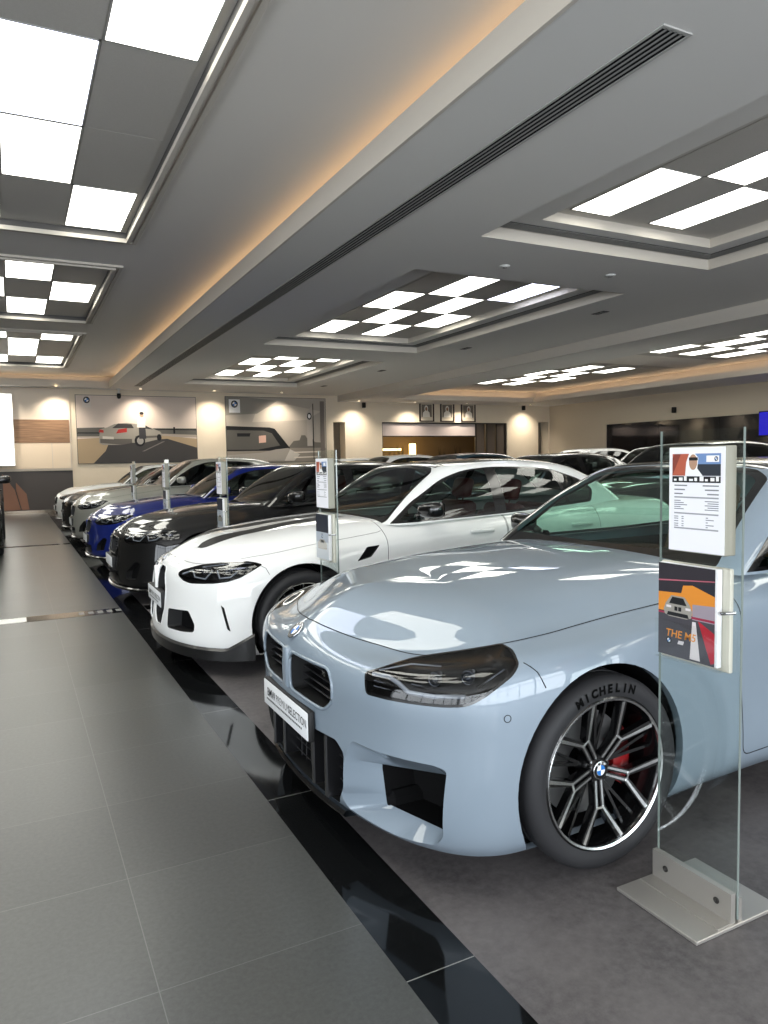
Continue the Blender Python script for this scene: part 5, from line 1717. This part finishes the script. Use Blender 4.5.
    # wall speakers and cameras
    for p, nm, lb, cat in (((12.05, YB, 3.58), 'wall_speaker', 'small black box speaker on the back wall above the first car roofs', 'speaker'), ((19.63, YB, 3.60), 'wall_speaker', 'small black box speaker on the back wall beyond the portraits', 'speaker')):
        t = empty(nm, p, 0, lb, cat, 'small wall speakers')
        b = MB(); b.rbox(-.06, .06, -.16, -.04, -.10, .10, .015, 2); b.build('cabinet', mat('flat black plastic', srgb(14, 14, 15), .6), t)
        b = MB(); b.box(-.05, .05, -.164, -.16, -.09, .09); b.build('speaker_cloth', mat('speaker cloth', srgb(40, 38, 36), .8), t)
        b = MB(); b.tube([(0, 0, 0), (0, -.05, 0)], .025); b.build('wall_bracket', mat('flat black plastic'), t)
    t = empty('wall_speaker', (XR, 18.5, 3.05), 0, 'small black box speaker on the right wall above the dark panels', 'speaker', 'small wall speakers')
    b = MB(); b.rbox(-.16, -.04, -.06, .06, -.10, .10, .015, 2); b.build('cabinet', mat('flat black plastic'), t)
    b = MB(); b.tube([(0, 0, 0), (-.05, 0, 0)], .025); b.build('wall_bracket', mat('flat black plastic'), t)
    t = empty('security_camera', (3.15, 24.9, ZS), 0, 'small white and black camera hanging above the convertible poster', 'camera')
    b = MB(); b.lathe([(0, 0), (.07, 0), (.07, -.03), (.03, -.05), (.03, -.16), (0, -.16)], 18, 'z'); b.build('mount', mat('white plastic', srgb(230, 230, 226), .4), t)
    b = MB(); b.lathe([(0, -.33), (.05, -.31), (.065, -.25), (.06, -.16), (0, -.15)], 18, 'z'); b.build('lens_dome', mat('flat black plastic'), t)
    # ceiling fittings
    for p, lb in (((5.81, 7.85, ZS), 'round smoke detector on the ceiling, farther from the low beam'), ((7.45, 7.66, ZS), 'round smoke detector on the ceiling, closer to the low beam')):
        t = empty('smoke_detector', p, 0, lb, 'smoke detector', 'smoke detectors on the ceiling')
        b = MB(); b.lathe([(0, 0), (.07, 0), (.07, -.008), (.055, -.018), (0, -.02)], 24, 'z'); b.build('detector_body', mat('white plastic', srgb(230, 230, 226), .4), t)
        b = MB(); b.lathe([(.03, -.019), (.03, -.026), (0, -.027)], 16, 'z'); b.build('sensor', mat('vent grey'), t)
    for k, yy in enumerate((5.4, 9.7, 13.9, 18.1, 22.3)):
        t = empty('recessed_spotlight', (9.2, yy, ZS), 0, 'black twin spotlight beside the low beam, %s counted towards the back wall' % ORD[k], 'spotlight', 'black twin spotlights in the soffit')
        b = MB(); b.box(-.07, .07, -.15, .15, -.004, .001); b.build('spot_frame', VENT, t)
        for s in (-.07, .07):
            b = MB(); b.lathe([(.05, -.004), (.055, -.012), (.045, -.012), (.03, -.002), (0, -.002)], 18, 'z'); q = MB(); q.merge(b, Matrix.Translation((0, s, 0))); q.build('spot_ring', mat('vent grey'), t)
    # wall-wash downlights: ring, lamp and the light itself
    n = 0
    for k, x in enumerate((-3.2, -.4, 1.3, 3.8, 6.2, 8.6, 11.6, 14.0, 16.4, 19.6)):
        z = ZS if x < 11 else ZR
        t = empty('downlight', (x, 24.75, z), 0, 'small round downlight washing the back wall, the %s from the corridor end' % (ORD + ['eighth', 'ninth', 'tenth'])[k], 'downlight', 'downlights along the back wall')
        b = MB(); b.lathe([(.065, 0), (.065, -.006), (.048, -.006), (.048, -.001)], 20, 'z'); b.build('trim_ring', VENTF, t)
        b = MB(); b.lathe([(.046, -.003), (0, -.003)], 20, 'z'); b.build('lamp', LED('warm lamp', srgb(255, 226, 180), 8), t)
        lt = bpy.data.lights.new('downlight_beam', 'SPOT'); lt.energy = 170; lt.color = (1, .87, .70); lt.spot_size = math.radians(115); lt.spot_blend = 1.0; lt.shadow_soft_size = .05
        lo = bpy.data.objects.new('downlight_beam', lt); COL.objects.link(lo); lo.location = (x, 24.72, z - .02); lo.rotation_euler = (math.radians(14), 0, 0)
    # dark glazed panels on the right wall
    gl = mat('dark glazed panel', srgb(34, 34, 36), .08, 0, .5)
    for k, (y0, y1) in enumerate(((19.26, 21.85), (16.67, 19.25), (14.08, 16.66), (11.49, 14.07), (8.9, 11.48))):
        b = MB(); b.box(XR - .04, XR - .002, y0, y1, .6, 2.71)
        structure(b, 'wall_panel_glazed', gl)
    b = MB(); b.box(XR - .06, XR - .002, 8.8, 21.95, 2.71, 2.76); b.box(XR - .06, XR - .002, 21.87, 21.95, .6, 2.71)
    structure(b, 'trim_1', mat('pale trim', srgb(200, 188, 168), .6))
    t = empty('screen', (XR - .05, 14.25, 2.35), 0, 'bright blue screen on the dark panels of the right wall', 'screen')
    b = MB(); b.rbox(-.05, 0, -.95, .95, -.36, .42, .01, 1); b.build('bezel', mat('flat black plastic'), t)
    b = MB(); b.box(-.054, -.05, -.92, .92, -.33, .39); b.build('display', mat('blue screen glow', (.01, .01, .02, 1), .2, emit=srgb(18, 18, 190), estr=.7), t)

# ------------------------------------------------------------------ glass information stands
def make_stand():
    steel = mat('brushed steel', srgb(182, 178, 172), .38, .7)
    dk = mat('screw hole', srgb(60, 58, 56), .4, .6)
    t = empty('information_stand', (0, 0, 0))
    # local frame: pane in the plane x = 0, facing -x; width along y
    b = MB(); b.rbox(-.185, .185, -.158, .158, 0, .012, .002, 1); b.build('base_plate', steel, t)
    br = MB(); br.box(-.030, -.010, -.150, .150, .012, .105); br.box(-.085, -.03, -.150, .150, .012, .016)
    bo = br.build('clamp_bar', steel, t)
    br = MB(); br.box(.004, .020, -.150, .150, .012, .085); br.build('clamp_bar', steel, t)
    for yy in (-.10, .095):
        s = MB(); s.lathe([(.010, -.0305), (.010, -.033), (.006, -.033), (.004, -.0305), (0, -.0305)], 14, 'x'); q = MB(); q.merge(s, Matrix.Translation((0, yy, .062))); q.build('screw', dk, bo)
    g = glass_mat('clear pane', (.93, .965, .95, 1))
    p = MB()
    p.add([(-.006, -.15, .02), (-.006, .15, .02), (-.006, .15, 1.50), (-.006, -.15, 1.50)], [(0, 1, 2, 3)])
    p.add([(.002, -.15, .02), (.002, .15, .02), (.002, .15, 1.50), (.002, -.15, 1.50)], [(3, 2, 1, 0)])
    po = p.build('glass_pane', g, t)
    e = MB()
    edge = mat('green glass edge', srgb(120, 130, 126), .08, 0, .6)
    e.box(-.006, .002, -.152, -.150, .02, 1.50); e.box(-.006, .002, .150, .152, .02, 1.50)
    e.build('glass_edge', edge, po)
    # price sheet in its white holder
    h = MB(); h.rbox(-.054, -.007, -.132, .074, 1.125, 1.448, .003, 1)
    ho = h.build('sheet_holder', mat('grey beige acrylic', srgb(140, 138, 124), .4), t)
    sh = MB(); sh.box(-.0552, -.0540, -.129, .071, 1.128, 1.445); so = sh.build('price_sheet', mat('paper', srgb(232, 232, 238), .6), ho)
    def quadx(mb, y0, y1, z0, z1, x): mb.add([(x, y0, z0), (x, y1, z0), (x, y1, z1), (x, y0, z1)], [(0, 1, 2, 3)])
    # y runs from the corridor side seen left (+y) to right (-y)
    def yy(u): return .071 - u * .200
    def zz(v): return 1.128 + v * .317
    mb = MB(); mats = []; ids = []
    def sheet(m, pts, k):
        if m not in mats: mats.append(m)
        mb.add([(-.0553 - .0001 * k, yy(u), zz(v)) for u, v in pts], [tuple(range(len(pts)))]); ids.append(mats.index(m))
    R = lambda a, b, c, d: [(a, c), (b, c), (b, d), (a, d)]
    sheet(ink('hanger red', 176, 92, 70), R(.06, .37, .73, .94), 1)
    sheet(ink('hanger shade', 130, 64, 52), [(.06, .73), (.16, .86), (.22, .94), (.10, .94), (.06, .90)], 2)
    sheet(ink('photo blue', 110, 140, 186), R(.37, .93, .84, .94), 1); sheet(ink('photo navy', 48, 54, 62), R(.37, .93, .73, .84), 1)
    sheet(ink('white', 236, 236, 236), [(.30, .73), (.62, .73), (.52, .80), (.54, .90), (.46, .95), (.37, .94), (.32, .86)], 3)
    sheet(ink('skin', 176, 140, 116), ell(.445, .86, .075, .075, 16), 4)
    sheet(ink('dark', 26, 27, 30), R(.37, .53, .875, .905), 5)
    sheet(ink('white', 236, 236, 236), R(.68, .90, .86, .92), 3)
    for k2, (nm, m, polys) in enumerate(logo_shapes(.85, .89, .032, .022)):
        for p_ in polys: sheet(m, p_, 4 + k2)
    sheet(ink('dark', 26, 27, 30), R(.06, .93, .665, .725), 2)
    for i in range(9): sheet(ink('white', 236, 236, 236), R(.09 + i * .095, .09 + i * .095 + .05 + .02 * (i % 2), .68, .70 + .012 * (i % 3)), 3)
    g1 = ink('grey text', 120, 122, 128); g2 = ink('rule', 150, 152, 158)
    for i, v in enumerate((.63, .59, .55)):
        sheet(g1, R(.10, .34 - .04 * i, v, v + .012), 1); sheet(g1, R(.62 + .04 * i, .90, v, v + .012), 1)
    for v in (.515, .36, .215): sheet(g2, R(.10, .90, v, v + .014), 1)
    for i, v in enumerate((.485, .465, .445, .425, .405)):
        sheet(g1, R(.10, .22 + .06 * (i % 3), v, v + .008), 1); sheet(g1, R(.66 + .05 * (i % 2), .90, v, v + .008), 1)
    for i, v in enumerate((.33, .31, .285, .26, .24)):
        sheet(g1, R(.10, .18, v, v + .008), 1); sheet(g1, R(.24, .28, v, v + .008), 1); sheet(g1, R(.68, .72 + .1 * (i % 2), v, v + .008), 1)
    o = mb.build('sheet_print', None, so, slots=mats); o.data.polygons.foreach_set('material_index', ids)
    # brochure pocket
    ac = glass_mat('clear acrylic', (.95, .96, .95, 1))
    k = MB()
    k.box(-.050, -.046, -.110, .150, .775, .93) if False else None
    k.add([(-.052, -.115, .775), (-.052, .128, .775), (-.052, .128, .90), (-.052, -.115, .90)], [(0, 1, 2, 3)])
    k.add([(-.052, -.115, .775), (-.007, -.115, .775), (-.007, .128, .775), (-.052, .128, .775)], [(0, 1, 2, 3)])
    k.add([(-.052, -.115, .775), (-.007, -.115, .775), (-.007, -.115, 1.05), (-.052, -.115, .90)], [(0, 1, 2, 3)])
    ko = k.build('brochure_pocket', ac, t)
    c = MB(); c.rbox(-.022, -.007, -.128, .130, .772, 1.085, .003, 1); c.build('pocket_back', mat('pale beige board', srgb(196, 194, 180), .4), t)
    c = MB(); c.tube([(-.055, -.120, .955), (-.01, -.135, .955)], .005); c.build('pocket_clip', mat('bright trim', srgb(200, 202, 205), .15, 1.0), t)
    return t

def make_brochure(style):
    t = empty('brochure', (0, 0, 0))
    b = MB(); b.rbox(-.044, -.024, -.102, .120, .785, 1.082, .002, 1)
    b.build('pages', mat('brochure pages', srgb(228, 228, 230), .5), t)
    mb = MB(); mats = []; ids = []
    def yy(u): return .1195 - u * .212
    def zz(v): return .786 + v * .295
    def sheet(m, pts, k):
        if m not in mats: mats.append(m)
        mb.add([(-.0445 - .0001 * k, yy(u), zz(v)) for u, v in pts], [tuple(range(len(pts)))]); ids.append(mats.index(m))
    sheet(ink('cover dark', 40, 42, 50), [(0, 0), (1, 0), (1, 1), (0, 1)], 0)
    if style == 'm':
        sheet(ink('cover amber', 214, 136, 50), [(0, .48), (1, .48), (1, .72), (.62, .80), (0, .74)], 1)
        sheet(ink('cover night', 48, 44, 50), [(0, .68), (.42, .70), (.46, .80), (1, .84), (1, 1), (0, 1)], 2)
        sheet(ink('cover pink', 176, 96, 110), [(0, .80), (1, .87), (1, .88), (0, .815)], 3)
        sheet(ink('cover haze', 150, 140, 150), [(.62, .44), (1, .44), (1, .62), (.62, .60)], 2)
        sheet(ink('cover road', 70, 68, 74), [(0, 0), (1, 0), (1, .46), (0, .46)], 1)
        sheet(ink('cover pink'if False else 'cover red', 176, 40, 54), [(.72, .44), (1, .34), (1, .04), (.94, .02)], 3)
        sheet(ink('cover white', 214, 208, 210), [(.62, .42), (.68, .42), (.76, .02), (.58, .02)], 2)
        sheet(ink('cover crimson', 150, 46, 70), [(.0, .45), (1, .45), (1, .475), (0, .47)], 3)
        sheet(ink('silver', 150, 146, 138), [(.10, .50), (.12, .45), (.20, .43), (.52, .43), (.60, .45), (.62, .52), (.58, .58), (.48, .66), (.24, .66), (.14, .57)], 4)
        sheet(ink('dark', 26, 27, 30), [(.20, .57), (.52, .57), (.46, .645), (.26, .645)], 5)
        sheet(ink('dark', 26, 27, 30), [(.16, .44), (.56, .44), (.54, .48), (.18, .48)], 5)
        for x in (.30, .37): sheet(ink('dark', 26, 27, 30), [(x, .50), (x + .055, .50), (x + .055, .545), (x, .545)], 5)
        for x in (.15, .50): sheet(ink('cover white', 214, 208, 210), [(x, .525), (x + .09, .525), (x + .09, .55), (x, .55)], 5)
        vs, fs = text_mesh('THE M5', .034, 'LEFT', bold=.0004, shear=.15)
        m = ink('title orange', 228, 146, 52); mats.append(m)
        mb.add([(-.0452, yy(.14) - v.x, zz(.245) + v.y) for v in vs], fs); ids += [len(mats) - 1] * len(fs)
        for k2, (nm, m, polys) in enumerate(logo_shapes(.20, .165, .05, .036)):
            for p_ in polys: sheet(m, p_, 4 + k2)
        sheet(ink('cover white'), [(.36, .14), (.46, .14), (.48, .185), (.38, .185)], 4) if False else sheet(MATS['print cover white'], [(.36, .145), (.46, .145), (.48, .185), (.38, .185)], 4)
    else:
        sheet(ink('cover dark blue', 24, 30, 44), [(0, .62), (1, .62), (1, 1), (0, 1)], 1)
        sheet(ink('cover pale', 168, 176, 186), [(0, 0), (1, 0), (1, .60), (0, .60)], 1)
        sheet(ink('silver', 150, 146, 138), [(.15, .22), (.85, .22), (.88, .34), (.66, .44), (.34, .44), (.12, .34)], 2)
        sheet(ink('dark', 26, 27, 30), [(.34, .36), (.66, .36), (.60, .42), (.40, .42)], 3)
        for k2, (nm, m, polys) in enumerate(logo_shapes(.5, .52, .07, .05)):
            for p_ in polys: sheet(m, p_, 4 + k2)
    o = mb.build('cover_print', None, t, slots=mats); o.data.polygons.foreach_set('material_index', ids)
    return t

def place(o, loc, rz, label, cat=None, group=None):
    o.location = loc; o.rotation_euler = (0, 0, rz)
    tag(o, label, cat, group)
    return o

def build_stands():
    st = make_stand(); br = make_brochure('m'); bp = make_brochure('plain')
    spots = [(1.885, 1.555, 'grey coupe, closest to the camera'), (1.84, 4.43, 'white sports saloon with black hood stripes'), (1.88, 7.25, 'black saloon with the red seats'), (1.88, 10.25, 'blue saloon'), (1.88, 13.3, 'silver grey car')]
    for i, (x, y, w) in enumerate(spots):
        s = st if i == 0 else copy_tree(st)
        place(s, (x, y, 0), 0, 'glass information stand beside the ' + w, 'information stand', 'glass information stands between the cars')
        if i == 0:
            place(br, (x, y, 0), 0, 'dark brochure with orange title and silver car in the stand pocket', 'brochure')
        else:
            b = bp if i == 1 else copy_tree(bp)
            place(b, (x, y, 0), 0, 'pale brochure in the stand beside the ' + w, 'brochure', 'brochures in the stands farther off')

def build_cars():
    c = build_car(coupe_spec()); c.location = (1.83, 2.765, 0); c.rotation_euler = (0, 0, PI)
    m = build_car(m3_spec()); m.location = (1.83, 5.60, 0); m.rotation_euler = (0, 0, PI)
    red = mat('rust leather', srgb(150, 62, 40), .5)
    row = [('black_saloon', 'glossy black saloon with rust red seats between the white and blue cars', BLACKP, 8.47, 1.0, red),
           ('blue_saloon', 'deep blue saloon between the two display cars in black and silver', BLUE, 11.47, .985, None),
           ('silver_saloon', 'silver grey car with a high hood behind the blue saloon', SILVER, 14.5, 1.09, None),
           ('black_saloon', 'black car half hidden between the silver and the last white car', BLACKP, 17.4, 1.0, None),
           ('white_saloon', 'white car at the far end of the row, under the convertible poster', WHITE, 20.3, 1.02, None)]
    out = {}
    for nm, lb, pm, y, sz, seatm in row:
        o = build_car(saloon_spec(nm, lb, pm, res=(4, 4), group='cars in the display row', seat_m=seatm, roof_m=BLACKROOF if pm is BLACKP else None))
        o.location = (1.83, y, 0); o.rotation_euler = (0, 0, PI); o.scale = (1, 1, sz)
        out[(nm, y)] = o
    wh = out[('white_saloon', 20.3)]; bk = out[('black_saloon', 17.4)]
    teal = build_car(saloon_spec('teal_saloon', 'dark teal car in the second row, behind the white sports saloon', paint('dark teal paint', srgb(14, 44, 58), .2, .3), res=(3, 3), group='cars in the second row'))
    teal.location = (7.2, 13.6, 0); teal.rotation_euler = (0, 0, PI); teal.scale = (1, 1, 1.10)
    for src, nm, x, y, sz, lb in ((wh, 'white_saloon', 7.2, 19.8, 1.08, 'white car in the second row, closest to the back wall'), (wh, 'white_saloon', 7.2, 16.7, 1.11, 'white car in the second row, next to the dark teal car'),
                                  (bk, 'black_saloon', 7.2, 10.5, 1.06, 'black car in the second row, behind the tail of the white sports saloon'), (bk, 'black_saloon', 7.2, 7.3, 1.14, 'tall black car in the second row, behind the roof of the grey coupe'),
                                  (wh, 'white_saloon', 12.05, 12.3, 1.17, 'white car farther off under the dark glazed panels, partly hidden by the price sheet'), (wh, 'white_saloon', 12.05, 14.9, 1.17, 'white car farther off, beyond the black car of the second row')):
        o = copy_tree(src); o.name = nm
        o.location = (x, y, 0); o.scale = (1, 1, sz); o.rotation_euler = (0, 0, PI)
        tag(o, lb, 'car', 'cars in the second row' if x < 10 else 'cars farther off')
    o = copy_tree(bk); o.name = 'black_saloon'
    o.location = (-1.14, 13.5, 0); o.rotation_euler = (0, 0, -PI / 2); o.scale = (1, 1, 1.16)
    tag(o, 'black car across the corridor, only its flank and mirror in view', 'car', None)
    o.pop('group', None) if hasattr(o, 'pop') else None

def build_light():
    w = bpy.data.worlds.new('daylight'); SC.world = w; w.use_nodes = True
    bg = w.node_tree.nodes['Background']; bg.inputs[0].default_value = (.84, .92, 1.0, 1); bg.inputs[1].default_value = 1.6
    for nm, loc, rot, sx, sy, e in (('daylight_front', (1.5, YF - .3, 1.9), (math.radians(90), 0, 0), 16.5, 3.3, 820), ('daylight_left', (XL - .3, -1.4, 1.9), (math.radians(90), 0, math.radians(-90)), 9.0, 3.2, 300)):
        l = bpy.data.lights.new(nm, 'AREA'); l.shape = 'RECTANGLE'; l.size = sx; l.size_y = sy; l.energy = e; l.color = (.90, .95, 1.0)
        o = bpy.data.objects.new(nm, l); COL.objects.link(o); o.location = loc; o.rotation_euler = rot
    SC.view_settings.view_transform = 'Standard'; SC.view_settings.look = 'None'
    SC.view_settings.exposure = 0.42; SC.view_settings.gamma = 1.0; SC.view_settings.use_curve_mapping = False
    SC.cycles.use_denoising = True
    SC.cycles.max_bounces = 10; SC.cycles.diffuse_bounces = 4; SC.cycles.glossy_bounces = 5; SC.cycles.transparent_max_bounces = 24
    SC.cycles.caustics_reflective = False; SC.cycles.caustics_refractive = False
    SC.cycles.sample_clamp_indirect = 6.0

build_room()
build_things()
build_stands()
build_cars()
build_light()
# ------------------------------------------------------------------ camera
def make_camera():
    cam = bpy.data.cameras.new('camera')
    o = bpy.data.objects.new('camera', cam)
    COL.objects.link(o)
    f, pit, yaw, rol = 727.2917, math.radians(3.97422229), math.radians(26.91749772), math.radians(1.07641355)
    fw = V3((math.sin(yaw) * math.cos(pit), math.cos(yaw) * math.cos(pit), -math.sin(pit)))
    r = V3((math.cos(yaw), -math.sin(yaw), 0))
    d = fw.cross(r)
    r2 = r * math.cos(rol) + d * math.sin(rol)
    d2 = d * math.cos(rol) - r * math.sin(rol)
    M = Matrix((r2, -d2, -fw)).transposed().to_4x4()
    M.translation = V3((0, 0, 1.42))
    o.matrix_world = M
    cam.sensor_fit = 'VERTICAL'
    cam.sensor_height = 32.0
    cam.sensor_width = 24.0
    cam.lens = f / 1024 * 32.0
    cam.clip_start = 0.05
    cam.clip_end = 200
    SC.camera = o
make_camera()
